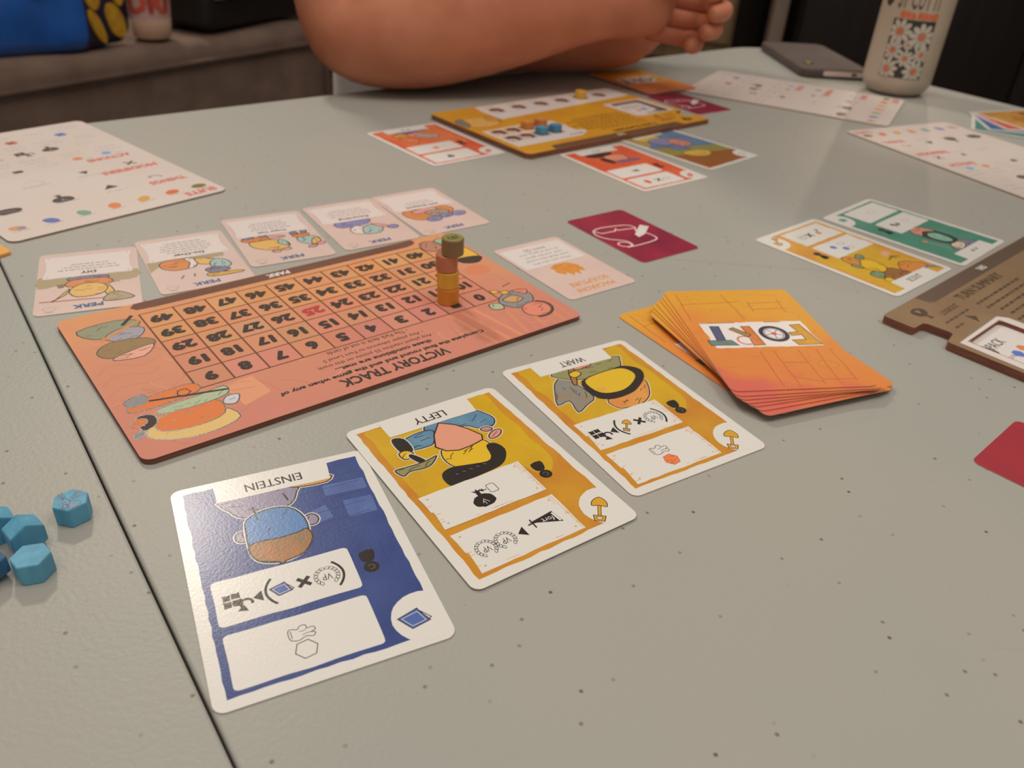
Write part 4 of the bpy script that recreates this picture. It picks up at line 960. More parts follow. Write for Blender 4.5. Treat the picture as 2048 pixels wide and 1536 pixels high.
for k in range(7): a.line([(-96 + k * 5, 30 + 3 * (k % 3)), (-94 + k * 5.4, 56)], 0.8 + (k % 2), matt((206, 132, 92)))
for k in range(4): a.line(smooth([(72 + k * 2, -8 + 8 * k), (80, -4 + 7 * k), (90, -10 + 9 * k), (97, -4 + 8 * k)], 4, False), 0.35, matt((196, 120, 88)))
a.poly(ell(-86, -8, 7, 6), matt((206, 124, 88))); a.poly([(48, 26), (60, 27), (58, 44), (46, 40)], matt((214, 146, 106))); a.line([(50, 34), (58, 32)], 1.2, matt((206, 136, 100)))
for k in range(5): a.poly([(-60 + k * 3.2, 26), (-58 + k * 3.2, 26), (-62 + k * 3.4, 57), (-64 + k * 3.4, 57)], matt((202, 122, 94) if k % 2 else (210, 138, 100)))
a.scribble(-97, -56, 97, 56, 90, matt((190, 118, 88)), 0.3, 3, 16); a.scribble(-97, -56, 97, 56, 40, matt((210, 146, 110)), 0.5, 4, 12)
a.part('park_strip')
a.poly([(-77, -57.3), (67, -57.3), (69.6, -54), (67.6, -50.9), (60, -50.2), (-70, -50.2), (-75, -51.4), (-77.6, -54)], matt((112, 74, 56), (104, 68, 52), 50))
a.text('PARK', 0.4, -53.8, 11.5, 3.8, matt((214, 204, 190)), 0.045)
a.part('track_cells')
X0, CW = -75.6, 14.38; YS = [24.1, 10.5, -3.9, -17.8, -31.7, -46.0]
rnd = random.Random(11)
for r_ in range(5):
    for c_ in range(10):
        x0 = X0 + CW * c_; x1 = x0 + CW; y1, y0 = YS[r_], YS[r_ + 1]
        t = r_ / 4.0; base = tuple(int(198 + 10 * t if i == 0 else (126 + 18 * t if i == 1 else 102 - 12 * t)) + rnd.randint(-5, 5) for i in range(3))
        a.poly([(x0, y0), (x1, y0), (x1, y1), (x0, y1)], matt(base))
a.part('track_lines')
for c_ in range(11): a.line([(X0 + CW * c_, 24.4), (X0 + CW * c_, -46.3)], 0.75, GL)
for y in YS: a.line([(X0 - 0.3, y), (X0 + 10 * CW + 0.3, y)], 0.6, GL)
for r_ in range(5):
    for c_ in range(10):
        n = r_ * 10 + c_; s = str(n); a.part('number')
        w = (8.2 if '1' in s else 10.0) if n > 9 else 5.2
        if n == 11: w = 6.6
        a.text(s, X0 + CW * (c_ + 0.5) + rnd.uniform(-0.4, 0.4), (YS[r_] + YS[r_ + 1]) / 2 + rnd.uniform(-0.4, 0.4), w, 7.2, matt((176, 62, 56)) if n == 25 else NUM, 0.075, rot=rnd.uniform(-3, 3))
a.part('title'); a.text('VICTORY TRACK', -3.2, 50.3, 50, 5.9, NUM, 0.035)
a.part('rule_text')
a.text('Complete the final round and end the game when any of', -3.2, 44.4, 95.5, 3.2, NUM, 0.04)
a.text('these conditions are met...', -4.0, 40.0, 45.5, 2.7, NUM, 0.04)
for s, y, x0, x1 in (('- Any player reaches 25 points on this track', 35.4, -31.4, 24.4), ('- Any player advances to Fort Level 5', 31.3, -27.8, 20.0), ('- The Park deck is out of cards', 26.9, -23.0, 15.8)):
    a.text(s, (x0 + x1) / 2, y, x1 - x0, 2.8, matt((90, 60, 48)), 0.014)
# four corner drawings, plain stand-in figures of the same size and colours
a.part('corner_drawing')
org = matt((212, 118, 64)); blond = matt((214, 178, 110)); mint = matt((168, 178, 140)); dark = matt((66, 54, 48)); gry = matt((140, 134, 130)); br = matt((146, 118, 78)); lil = matt((158, 148, 152)); yl = matt((218, 168, 66)); sal = matt((214, 128, 104))
fig(a, [([(66, 40), (62, 49.5), (72, 53), (84, 51.5), (93, 45), (90, 38), (80, 36)], blond), ([(64.5, 36), (66, 44.5), (76, 47), (88, 44), (88.5, 37), (80, 33.5), (70, 33.4)], org), ([(59.5, 27), (60.5, 33), (72, 34.6), (85, 33), (84, 29.4), (70, 28.4)], mint), ([(93.5, 40), (88, 38), (87.6, 32), (93, 31)], dark)], 0.6)
fig(a, [([(69, 19), (69, 25.6), (92, 27.5), (92.5, 22), (80, 19)], org), ([(87, 16.8), (86, 22), (91.6, 24), (94, 19)], gry), (ell(95.4, 42, 2.6, 1.6, 40, 9), gry), (ell(93.2, 34.6, 3.0, 2.4, 20, 9), org), ([(57, 35.5), (60, 40.6), (64, 38.6), (61.6, 34.6)], matt((196, 190, 190)))], 0.3)
a.line([(59, 30), (86, 22.6)], 1.1, dark); a.line(xf(ell(0, 0, 2.6, 2.6, 18, 5)[::1], 73.6, 23.6), 0.4, dark, True)
a.part('corner_drawing')
fig(a, [([(94, -44), (90, -34), (78, -32), (69.6, -40), (78, -46)], matt((142, 140, 112))), ([(70, -34), (74, -27), (82, -27), (86, -33), (78, -38)], lil), ([(74, -26), (69.6, -20), (76, -13.6), (89, -15.4), (92, -22), (86, -27.6)], br), ([(71, -18.6), (77, -10.6), (88, -13), (84, -16)], matt((222, 158, 132)))], 0.5)
a.line([(70, -41), (88, -31)], 1.6, matt((206, 134, 66))); a.line([(71, -47), (77, -40)], 1.6, dark)
a.part('corner_drawing')
fig(a, [([(-79, -51), (-86, -50), (-87, -41), (-80, -38), (-76, -43)], matt((176, 122, 96))), ([(-87, -50), (-90, -42), (-96, -44), (-93, -51)], matt((152, 168, 136)))], 0.5)
fig(a, [([(-86, -38), (-83, -24), (-90, -17), (-97, -22), (-97, -34), (-93, -40)], yl), ([(-84, -24), (-85, -18), (-92, -15.6), (-97.4, -20), (-94, -23)], dark)], 0.5)
a.part('corner_drawing')
fig(a, [([(-78, 22), (-73, 28), (-78, 36), (-88, 34), (-92, 26), (-86, 20)], gry), ([(-76, 26), (-80, 31), (-86, 29), (-83, 24)], matt((196, 148, 96))), ([(-68, 26), (-66.6, 31), (-71.6, 33), (-73, 28)], mint), ([(-86, 20), (-90, 26), (-93, 22)], sal)], 0.4)
fig(a, [(ell(-84.6, 41, 7.4, 6.6, 20, 14), sal)], 0.6); a.line(ell(-84.6, 41, 8.4, 7.4, 20, 14, 40, 220), 0.9, dark)
for q in ((-76.6, 14.6), (-80.6, 17.6)): a.shape([(q[0], q[1]), (q[0] - 3.4, q[1] + 1), (q[0] - 3, q[1] + 4), (q[0] + 0.6, q[1] + 3.4)], yl, 0.4)
a.line([(-85, 14), (-91, 12.4)], 0.6, dark)
a.done()

# stack of round wooden markers on the score board
def marker(rgb, label, x, y, z, grp, var=None, top=None):
    o = empty('round_marker', at(x, y, z), random.Random(int(z * 10)).uniform(0, 6), label, 'game piece', grp)
    m = mat(rgb, rough=0.5, var=var or tuple(int(c * 0.93) for c in rgb), vscale=240, stretch=(1, 1, 0.2), grain=0.12, gscale=700)
    put('wood_body', lathe([(0, 0), (4.6, 0), (5.05, 0.4), (5.05, 7.6), (4.7, 8.0), (0, 8.0)], 36, m, False), o)
    return o
MG = 'round markers stacked on the score board'
bx, by = -32.6, 342.6
marker((212, 134, 44), 'orange round wooden marker at the foot of the stack', bx, by, BT + 0.06, MG)
marker((216, 162, 52), 'yellow round wooden marker second from the foot of the stack', bx - 0.2, by + 0.2, BT + 8.1, MG)
marker((186, 112, 80), 'brown coral round wooden marker under the olive one', bx - 0.9, by + 0.5, BT + 16.15, MG)
mk = marker((130, 104, 66), 'olive round wooden marker on top of the stack with a black emblem', bx + 1.7, by + 0.2, BT + 24.2, MG)
a = Art(mk, 8.0); mk.rotation_euler = (0, 0, math.radians(215)); a.part('painted_top'); a.poly(ell(0, 0, 4.65, 4.65, 0, 30), mat((128, 122, 52), rough=0.5, var=(118, 112, 46), vscale=300))
a.part('emblem'); a.line(ell(0.1, 0.3, 2.3, 1.6, 0, 14, -30, 210), 0.45, BLACK); a.line(ell(0, 0.1, 1.0, 1.0, 0, 10), 0.4, BLACK, True); a.line([(0, -1.6), (0, 1.2)], 0.5, BLACK); a.line([(-2.4, -0.6), (-1.4, -1.5)], 0.6, BLACK); a.line([(2.4, -0.6), (1.4, -1.5)], 0.6, BLACK)
a.done()

# ================================================================== hexagon tokens
def hex_token(rgb, label, grp, x, y, z, rz, lay=False, r=5.35, h=6.8, face=False):
    o = empty('hexagon_token', at(x, y, z), math.radians(rz), label, 'game piece', grp)
    m = mat(rgb, rough=0.55, var=tuple(int(c * 0.9) for c in rgb), vscale=320, stretch=(1, 1, 0.15), grain=0.2, gscale=900)
    bm = bmesh.new(); pts = hexa(0, 0, r)
    A = [bm.verts.new((px * MM, py * MM, 0)) for px, py in pts]; B = [bm.verts.new((px * MM, py * MM, h * MM)) for px, py in pts]
    for i in range(6): bm.faces.new((A[i], A[(i + 1) % 6], B[(i + 1) % 6], B[i]))
    bm.faces.new(A[::-1]); bm.faces.new(B)
    bmesh.ops.bevel(bm, geom=list(bm.edges), offset=0.22 * MM, segments=2, affect='EDGES')
    bmesh.ops.recalc_face_normals(bm, faces=bm.faces)
    if lay:
        bmesh.ops.rotate(bm, verts=bm.verts, cent=(0, 0, 0), matrix=Matrix.Rotation(math.radians(30), 3, 'Z'))
        bmesh.ops.rotate(bm, verts=bm.verts, cent=(0, 0, 0), matrix=Matrix.Rotation(math.radians(90), 3, 'X'))
        bmesh.ops.translate(bm, verts=bm.verts, vec=(0, h / 2 * MM, r * 0.866 * MM))
    put('wood_body', mesh_of(bm, 'token', m), o)
    if face:
        a = Art(o, h); pur = ink((70, 44, 84)); a.part('printed_face')
        s = r * 0.88
        for k in (0, 2, 4): an = math.radians(60 * k + 60); a.line([(0, 0), (s * math.cos(an), s * math.sin(an))], 0.22, pur)
        a.text('TOYS', 2.2, -1.3, 3.7, 1.6, pur, 0.02, rot=-30); a.text('TOYS', 2.1, 2.4, 3.7, 1.6, pur, 0.02, rot=30)
        a.line(smooth([(-4.0, -1.6), (-1.8, -3.4), (-0.6, -1.8), (-0.8, 0.8), (-2.0, 2.8), (-4.0, 1.4)], 3), 0.25, pur, True); a.line(ell(-2.4, -0.6, 1.3, 1.0, 60, 10), 0.4, ink((140, 70, 110)), True); a.line(ell(-2.8, 1.0, 0.9, 0.8, 0, 9), 0.3, pur, True)
        a.done()
    return o
TQ3 = (92, 158, 178); TG = 'blue hexagon tokens beside the seam'
hex_token(TQ3, 'blue hexagon token printed with the word toys, nearest the seam', TG, -131.3, 185.4, 0.02, 97 + 13, face=True)
hex_token(TQ3, 'plain blue hexagon token lying flat in front of the tumbled ones', TG, -130.8, 161.8, 0.02, 20)
hex_token(TQ3, 'blue hexagon token resting on its side with a hexagonal face to the seam', TG, -138.3, 172.0, 0.02, 50, lay=True)
hex_token(TQ3, 'blue hexagon token on its side at the back of the pile', TG, -148.0, 174.5, 0.02, 46, lay=True)
hex_token((60, 104, 132), 'dark blue hexagon token on its side beside the flat one', TG, -141.9, 158.6, 0.02, -18, lay=True)

# ================================================================== player boards
PBW, PBH = 101.5, 61.0
def player_board(label, x, y, ang, colr, col2, strip, kid):
    o = empty('player_board', label=label, cat='game board', group=None); pose(o, x, y, ang, 0.02)
    outline = [(-PBW + 2, PBH), (-PBW + 0.4, PBH - 0.8), (-PBW, PBH - 2.5), (-PBW, 46.2), (-PBW + 0.6, 45.2), (-93, 45.0), (-91.6, 43.4), (-90.8, 33), (-91.6, 31.2), (-100.4, 29.6), (-PBW, 28.4), (-PBW, -PBH + 3), (-PBW + 3, -PBH),
               (PBW - 3, -PBH), (PBW, -PBH + 3), (PBW, PBH - 3), (PBW - 3, PBH)]
    edge = mat((136, 82, 58), rough=0.8, var=(112, 66, 48), vscale=70, stretch=(1, 1, 10))
    holes = [rrect(-92.5, -14, -57, 23.4, 3)]
    hexs = [(85.5, 8, 'o'), (71.5, 8, 'o'), (57.5, 8, 'o'), (43.5, 8, 'o'), (85.5, 25, 'b'), (71.5, 25, 'b'), (57.5, 25, 'b'), (43.5, 25, 'b')]
    slots = [(46, -44), (22, -44), (-3, -44), (-27.5, -44), (-50, -44), (-73, -44)]
    holes += [hexa(hx, hy, 6.0, 30) for hx, hy, _ in hexs] + [ell(hx, hy, 5.7, 5.7, 0, 20) for hx, hy in slots]
    put('lower_layer', slab_mesh(outline, 0, 2.0, ink((214, 204, 192)), edge), o)
    base = ink(colr, col2, 40)
    up = put('upper_layer', slab_mesh(outline, 2.02, 4.0, base, edge, holes=holes), o)
    a = Art(o, 4.0); dk = ink((84, 66, 48)) if colr[2] > 60 else ink((96, 70, 30))
    a.part('yard_strip'); a.poly([(-69, PBH - 0.3), (75, PBH - 0.3), (73, 53.4), (70, 52.2), (-64, 52.2), (-67.6, 54)], ink(strip)); a.text('YARD', 2.0, 56.4, 8.6, 3.8, PAPER, 0.045)
    a.part('title'); a.text('TURN SUMMARY', -24, 46.8, 52, 5.8, dk, 0.04)
    a.part('rule_text')
    for k, (x0, x1) in enumerate(((-48, 6), (-48, 20), (-44, 18), (-44, 24), (-48, 14), (-44, 20), (-44, 10))): a.dashes((x0 + x1) / 2, 38.0 - k * 5.0, x1 - x0, 1.5, dk, k + 3)
    a.part('lookout_icon'); icon_tree(a, -83, 51.6, 1.25, dk); a.text('LOOKOUT', -66.4, 44.0, 17.5, 3.4, dk, 0.03); a.dashes(-70.6, 38.2, 25, 1.2, dk, 5); a.dashes(-79.6, 33.0, 9, 1.2, dk, 6); icon_play(a, -65, 32.6, 2.6, dk)
    # white printed frame around the pack window
    a.part('pack_panel')
    fr = [(-97.5, 25.6), (-54, 26.2), (-50.5, 22), (-50, -17), (-98.5, -17)]
    inn = [(-93, 23.8), (-56.6, 23.8), (-56.6, -14.4), (-93, -14.4)]
    W_ = ink((214, 200, 188))
    for q in ([fr[0], fr[1], fr[2], inn[1], inn[0]], [fr[2], fr[3], inn[2], inn[1]], [fr[3], fr[4], inn[3], inn[2]], [fr[4], fr[0], inn[0], inn[3]]): a.poly(q, W_)
    a.line(fr, 0.4, ink((150, 140, 128)), True)
    a.part('stuff_panel')
    rows = [(-1.5, 1.9), (1.9, 14.1), (14.1, 18.9), (18.9, 31.1), (31.1, 43.5)]
    a.poly([(20, 31.3), (96, 31.3), (96, 43.6), (32, 43.6), (19, 36)], W_); a.poly([(24, 14.2), (96, 14.2), (96, 18.8), (24, 18.8)], W_); a.poly([(30, -2.5), (96, 0), (96, 1.9), (27, 1.9)], W_)
    for y0, y1 in ((1.8, 14.3), (18.7, 31.4)):
        xs = [96, 91.6, 79.4, 77.6, 65.4, 63.6, 51.4, 49.6, 37.4, 26]
        for k in range(0, 10, 2): a.poly([(xs[k], y0), (xs[k], y1), (xs[k + 1], y1), (xs[k + 1], y0)], W_)
    for hx, hy, t_ in hexs: a.line(hexa(hx, hy, 6.5, 30), 0.5, ink((206, 130, 84)) if t_ == 'o' else ink((96, 116, 168)), True)
    a.dashes(33, 38, 14, 2, ink((120, 110, 104)), 9)
    a.part('level_panel')
    a.poly([(60, -38), (60, -20.5), (-99, -31), (-99, -38)], W_); a.poly([(58, -59.5), (58, -50), (-99, -50), (-99, -59.5)], W_)
    xs = [60, 52, 40, 28, 16, 3, -9, -21.5, -33.5, -44, -56, -67, -79, -99]
    for k in range(0, 14, 2): a.poly([(xs[k], -38.1), (xs[k], -49.9), (xs[k + 1], -49.9), (xs[k + 1], -38.1)], W_)
    for hx, hy in slots: a.line(ell(hx, hy, 6.2, 6.2, 0, 18), 0.5, ink((120, 110, 116)), True); a.dashes(hx, -55, 10, 1.4, ink((150, 140, 150)), int(hx) + 200)
    a.part('illustration'); fig(a, kid, 0.5)
    a.done()
    # print inside the recessed pack window, on the lower layer
    a = Art(o, 2.0); a.part('pack_print'); a.text('PACK', -79.8, 15.8, 13.0, 5.2, ink((72, 60, 50)), 0.012)
    a.poly(smooth([(-91.4, 10.8), (-87.2, 11.0), (-86.8, 16), (-88.4, 19.8), (-91.0, 19.6), (-92, 15)], 3), ink((78, 66, 60))); a.line([(-91, 12.6), (-88, 14.6)], 0.7, PAPER); a.line([(-91, 16), (-88, 17.8)], 0.7, PAPER)
    a.text('Store', -87.4, 6.2, 9.4, 3.0, ink((110, 98, 96))); a.poly(hexa(-80.4, 5.2, 3.1), ink((92, 116, 176))); a.poly(hexa(-73, 6.2, 2.9), ink((214, 126, 80)))
    a.dashes(-75, -2, 28, 1.6, ink((120, 108, 104)), 8); a.dashes(-75, -7, 24, 1.6, ink((120, 108, 104)), 9)
    a.done()
    return o
kid_r = [([(66, -30), (88, -34), (97, -22), (90, -10), (74, -9), (64, -18)], ink((214, 164, 84))), ([(90, -36), (99, -30), (99, -14), (92, -20)], ink((128, 120, 110))), ([(60, -26), (68, -32), (72, -22), (64, -16)], ink((206, 140, 70)))]
player_board('brown two-layer player board with a notched edge and a sunken pack window', 291.5, 382.5, 43.6, (142, 114, 80), (134, 106, 78), (100, 80, 64), kid_r)
player_board('yellow two-layer player board with hexagon and round holes, in front of the arms', 35.4, 688.4, 221.9, (208, 150, 42), (204, 140, 44), (104, 76, 54), kid_r)
def on_far(lx, ly): 
    an = math.radians(221.9); return (35.4 + lx * math.cos(an) - ly * math.sin(an), 688.4 + lx * math.sin(an) + ly * math.cos(an))
FG = 'hexagon tokens on the yellow player board'
for lx, ly, c, lab in ((57.5, 8, (214, 134, 60), 'orange hexagon token in the third orange hole of the yellow board'), (43.5, 8, (206, 126, 62), 'orange hexagon token in the last orange hole of the yellow board'),
                       (57.5, 25, (82, 140, 164), 'blue hexagon token in the third blue hole of the yellow board'), (43.5, 25, (74, 130, 156), 'blue hexagon token in the last blue hole of the yellow board')):
    x, y = on_far(lx, ly); hex_token(c, lab, FG, x, y, 2.06, 221.9 + 30)
x, y = on_far(-50, -44); marker((216, 160, 50), 'yellow round wooden marker standing in a hole of the yellow board', x, y, 2.06, 'round marker on the yellow board')

# ================================================================== reference sheets
TILE = ink((214, 198, 182), (212, 192, 176), 12); RH = ink((212, 108, 94)); TK = ink((88, 76, 68)); LG = ink((184, 168, 154))
def sheet(label, x, y, ang):
    o = card_root('reference_sheet', label, 'reference sheet', x, y, ang, 124, 190, TILE, r=5, t=1.0, group=None, edge=mat((150, 128, 106), rough=0.8, var=(136, 114, 94), vscale=40))
    a = Art(o, 1.0)
    for s, hx, hy, w in (('SUITS', -48.6, 88.0, 20), ('THINGS', -44, 58.6, 23), ('MODIFIERS', -37, 25.4, 35), ('ACTIONS', -38, -3.0, 28)):
        a.part('heading'); a.text(s, hx, hy - 0.5, w, 6.2, RH, 0.05)
    a.part('suit_icons')
    for k, c in enumerate(((128, 112, 60), (216, 110, 74), (210, 158, 74), (218, 132, 78), (124, 160, 134), (102, 116, 168), (206, 152, 110))):
        px = -52.5 + 17.4 * k; a.poly(smooth(wob(ell(px, 78.5, 4.6, 3.4, 25 * k, 9), 0.5, 9, k), 2), ink(c)); a.dashes(px, 83.0, 9, 1.0, LG, k)
    a.poly(ell(50.2, 79.4, 2.2, 1.6, 0, 8), ink((126, 136, 170)))
    a.part('thing_icons')
    a.line(smooth([(-45, 50), (-43, 46), (-38, 46), (-39, 48)], 3, False), 0.8, TK); a.poly([(-17, 50.5), (-8, 51.4), (-13, 44.5)], TK)
    icon_tree(a, 16.3, 52, 1.5, TK); a.poly(smooth(wob(ell(46, 52, 7.4, 4.6, 0, 10), 0.6, 9, 2), 2), TK); a.line([(42, 53), (50, 51)], 0.7, ink((150, 138, 124)))
    for k, px in enumerate((-42, -13, 16, 46)): a.dashes(px, 56.5, 13, 1.1, LG, k + 20)
    a.part('modifier_icons'); icon_x(a, -42.6, 14.5, 3.0, TK, 1.4); a.poly([(-16, 13), (-10, 13), (-13, 18.6)], TK); a.line(ell(18.5, 17, 6.5, 4.6, 0, 14, 20, 300), 0.5, LG)
    for k, px in enumerate((-13, 18)): a.dashes(px, 22.4, 16, 1.1, LG, k + 30)
    a.part('action_icons')
    a.poly(ell(-41, -13.2, 3.4, 3.2, 0, 6), ink((120, 158, 204))); a.poly(ell(-22, -12.4, 3.6, 3.2, 0, 6), ink((218, 132, 78)))
    icon_hand(a, -48, -10, 0.7, LG); icon_hand(a, -28, -9.6, 0.7, LG); a.line(ell(-2.8, -12.0, 5.6, 3.4), 0.4, LG, True); a.poly(rrect(13, -11, 19, -6.4, 1.4, 2), TK); a.line(ell(23, -7, 5, 3, 0, 9), 0.4, LG, True)
    icon_hand(a, -39, -42, 1.2, LG); icon_tree(a, -17.5, -41, 1.3, TK); icon_recycle(a, -3.4, -40, 1.3); icon_hand(a, 17, -37, 1.0, TK); a.line(ell(22, -36, 3, 3), 1.0, TK, True)
    a.poly(hexa(-36.5, -69, 4.4), ink((126, 152, 200))); icon_x(a, -36.5, -69, 2.4, TK, 1.2); a.poly(hexa(-4.2, -68.4, 4.4), ink((216, 128, 84))); icon_x(a, -4.2, -68.4, 2.4, TK, 1.2)
    a.part('small_print', kind='stuff')
    for k in range(26):
        rr = random.Random(k + 70); a.dashes(-46 + (k % 5) * 23, (-20, -26, -52, -58, -80, -86)[k // 5], rr.uniform(12, 18), 1.1, LG, k)
    a.done(); return o
sheet('cream reference sheet at the far edge of the table beyond the perk cards', -292.0, 484.5, 231.0)
sheet('cream reference sheet lying under the base of the drink can', 257.3, 837.8, -116.8)
sheet('cream reference sheet beside the fanned hand of cards', 367.4, 658.6, 28.0)

# ================================================================== phone and drink can
ph = empty('phone', at(320, 1012, 0.05), math.radians(4.3), 'dark phone case lying face down with a pale cutout in its end', 'phone')
pm = mat((84, 70, 62), rough=0.55, var=(78, 64, 57), vscale=20, grain=0.2, gscale=900)
put('case', rounded_slab(fillet([(-38.5, -78), (38.5, -78), (38.5, 78), (-38.5, 78)], [11] * 4), 0, 10, pm, 2.2), ph)
cut = put('port_cutout', slab_mesh(rrect(-17, -2.6, 28, 2.6, 2.2), 0, 0.8, mat((214, 186, 168), rough=0.4, var=(208, 178, 160), vscale=40), mat((60, 50, 44))), ph)
cut.rotation_euler = (PI / 2, 0, 0); cut.location = (0.002, -0.0776, 0.0057)
pt = put('port', slab_mesh(rrect(14, -1.2, 20, 1.2, 1.0), 0, 0.3, mat((50, 42, 38)), mat((50, 42, 38))), ph); pt.rotation_euler = (PI / 2, 0, 0); pt.location = (0.002, -0.0784, 0.0057)
glint = put('lens_glint', lathe([(0, 0), (3.4, 0), (3.4, 0.8), (0, 1.0)], 16, mat((196, 178, 40), rough=0.2, var=(180, 160, 36), vscale=60)), ph); glint.location = (-0.022, -0.048, 0.010)  # small yellow disc, a warm glint put into its colour
lr = put('camera_ring', lathe([(3.5, 0), (5.2, 0), (5.2, 0.7), (3.5, 0.7)], 20, mat((56, 46, 42), rough=0.4, var=(50, 42, 38), vscale=50)), ph); lr.location = (-0.022, -0.048, 0.010)

CX_, CY_ = 373.0, 893.0
can = empty('drink_can', at(CX_, CY_, 1.12), 0, 'cream drink can with white daisies on a dark panel', 'can')
cream = mat((176, 158, 132), rough=0.34, var=(166, 148, 124), vscale=20)
alu = mat((170, 160, 146), rough=0.3, var=(156, 146, 132), vscale=40, metal=0.7)
put('can_body', lathe([(24, 3.0), (25.5, 0.4), (26.5, 0.4), (30.5, 5), (33.2, 10), (33.4, 14), (33.4, 140)], 56, cream), can)
put('can_top', lathe([(33.4, 140), (32.6, 145), (28.2, 152), (28.4, 154), (27, 154), (26, 150), (0, 150)], 56, alu), can)
put('can_bottom', lathe([(24, 3.0), (20, 7), (0, 9)], 48, alu), can)
fa = math.atan2(-CY_, -CX_) + 0.05                    # towards the place where the players look from
def wrap(parent, name, shapes, rad=33.4):
    V, Fc, MI, M = [], [], [], []
    for li, (pts, m) in enumerate(shapes):
        if m not in M: M.append(m)
        b = len(V); r = rad + 0.12 + 0.05 * min(li, 4)
        n = len(pts); cx_ = sum(p[0] for p in pts) / n; cy_ = sum(p[1] for p in pts) / n
        for x, y in pts + [(cx_, cy_)]: an = fa + x / rad; V.append((r * math.cos(an) * MM, r * math.sin(an) * MM, y * MM))
        for i in range(n): Fc.append((b + i, b + (i + 1) % n, b + n)); MI.append(M.index(m))
    me = bpy.data.meshes.new(name); me.from_pydata(V, [], Fc)
    for m in M: me.materials.append(m)
    me.polygons.foreach_set('material_index', MI)
    return put(name, me, parent)
def cyl_patch(parent, name, x0, x1, z0, z1, m, r=33.52):
    V, Fc = [], []; n = 14
    for j, z in enumerate((z0, z1)):
        for i in range(n + 1): an = fa + (x0 + (x1 - x0) * i / n) / 33.4; V.append((r * math.cos(an) * MM, r * math.sin(an) * MM, z * MM))
    for i in range(n): Fc.append((i, i + 1, n + 2 + i, n + 1 + i))
    me = bpy.data.meshes.new(name); me.from_pydata(V, [], Fc); me.materials.append(m); return put(name, me, parent)
pnl = cyl_patch(can, 'flower_panel', -20, 20, 18, 71, mat((52, 48, 44), rough=0.4, var=(46, 42, 40), vscale=60))
petal = mat((186, 172, 150), rough=0.5, var=(178, 164, 142), vscale=90); heart = mat((206, 104, 60), rough=0.5, var=(192, 92, 52), vscale=90)
for k, (fx, fz, fr) in enumerate(((-11, 60, 11.5), (10, 57, 12), (-13, 43, 9.5), (0.5, 36.5, 8), (14.5, 41, 8), (-14, 25.5, 10.5), (11.5, 25, 10.5), (0, 49, 5))):
    sh = []
    for j in range(9):
        an = 2 * PI * j / 9 + k
        sh.append((xf(smooth([(0.22, 0), (0.6, 0.2), (0.95, 0.13), (1.0, 0), (0.92, -0.14), (0.6, -0.2)], 2), fx, fz, fr, math.degrees(an)), petal))
    sh = [([(max(-19.6, min(19.6, x)), max(18.4, min(70.6, z))) for x, z in p], m) for p, m in sh] + [(ell(fx, fz, fr * 0.26, fr * 0.26, 0, 10), heart)]
    wrap(pnl, 'daisy', sh, 33.6)
wrap(can, 'lettering_band', [([(x, 71.6 + (i % 2)), (x + 4.6, 72), (x + 4.4, 78.4 - (i % 3)), (x + 0.2, 78)], heart) for i, x in enumerate((-15, -10, -5, 1, 6, 11, 15.5))])
wrap_text(can, 'lettering', 'ST CUT IT', 33.4, 80, 104, fa, 40, mat((74, 56, 44), rough=0.5, var=(66, 50, 40), vscale=60), 0.0, off=0.25)
wrap(can, 'badge', [(ell(-31, 96, 7, 16, 0, 20), mat((70, 62, 54), rough=0.4, var=(62, 55, 48), vscale=40))])

# ================================================================== the person leaning on the table with crossed arms
def skinned(name, joints, edges, root, m, sub=2):
    """joints: {key: ((x, y, z) mm from the table top, radius mm or (rx, ry))}"""
    keys = list(joints); idx = {k: i for i, k in enumerate(keys)}
    me = bpy.data.meshes.new(name)
    me.from_pydata([at(*joints[k][0]) for k in keys], [(idx[p], idx[q]) for p, q in edges], [])
    ob = bpy.data.objects.new(name, me); col.objects.link(ob)
    ob.modifiers.new('skin', 'SKIN').use_smooth_shade = True
    for k in keys:
        sv = me.skin_vertices[0].data[idx[k]]; r = joints[k][1]
        sv.radius = (r[0] * MM, r[1] * MM) if isinstance(r, tuple) else (r * MM, r * MM)
        sv.use_root = (k == root)
    s = ob.modifiers.new('sub', 'SUBSURF'); s.levels = sub; s.render_levels = sub
    dg = bpy.context.evaluated_depsgraph_get(); dg.update()
    out = bpy.data.meshes.new_from_object(ob.evaluated_get(dg))
    bpy.data.objects.remove(ob); bpy.data.meshes.remove(me)
    out.materials.clear(); out.materials.append(m)
    for p in out.polygons: p.use_smooth = True
    return out
skin_m = mat((186, 116, 82), rough=0.6, var=(172, 100, 68), vscale=22, grain=0.25, gscale=500)
skin_m.node_tree.nodes['Principled BSDF'].inputs['Subsurface Weight'].default_value = 0.15
skin_m.node_tree.nodes['Principled BSDF'].inputs['Subsurface Radius'].default_value = (0.012, 0.005, 0.003)
shirt_m = mat((206, 192, 176), rough=0.9, var=(198, 184, 168), vscale=20, grain=0.4, gscale=500)
trouser_m = mat((70, 72, 84), rough=0.9, var=(62, 64, 76), vscale=30, grain=0.4, gscale=600)
hair_m = mat((64, 46, 34), rough=0.7, var=(50, 36, 28), vscale=60, stretch=(1, 1, 6), grain=0.5, gscale=300)
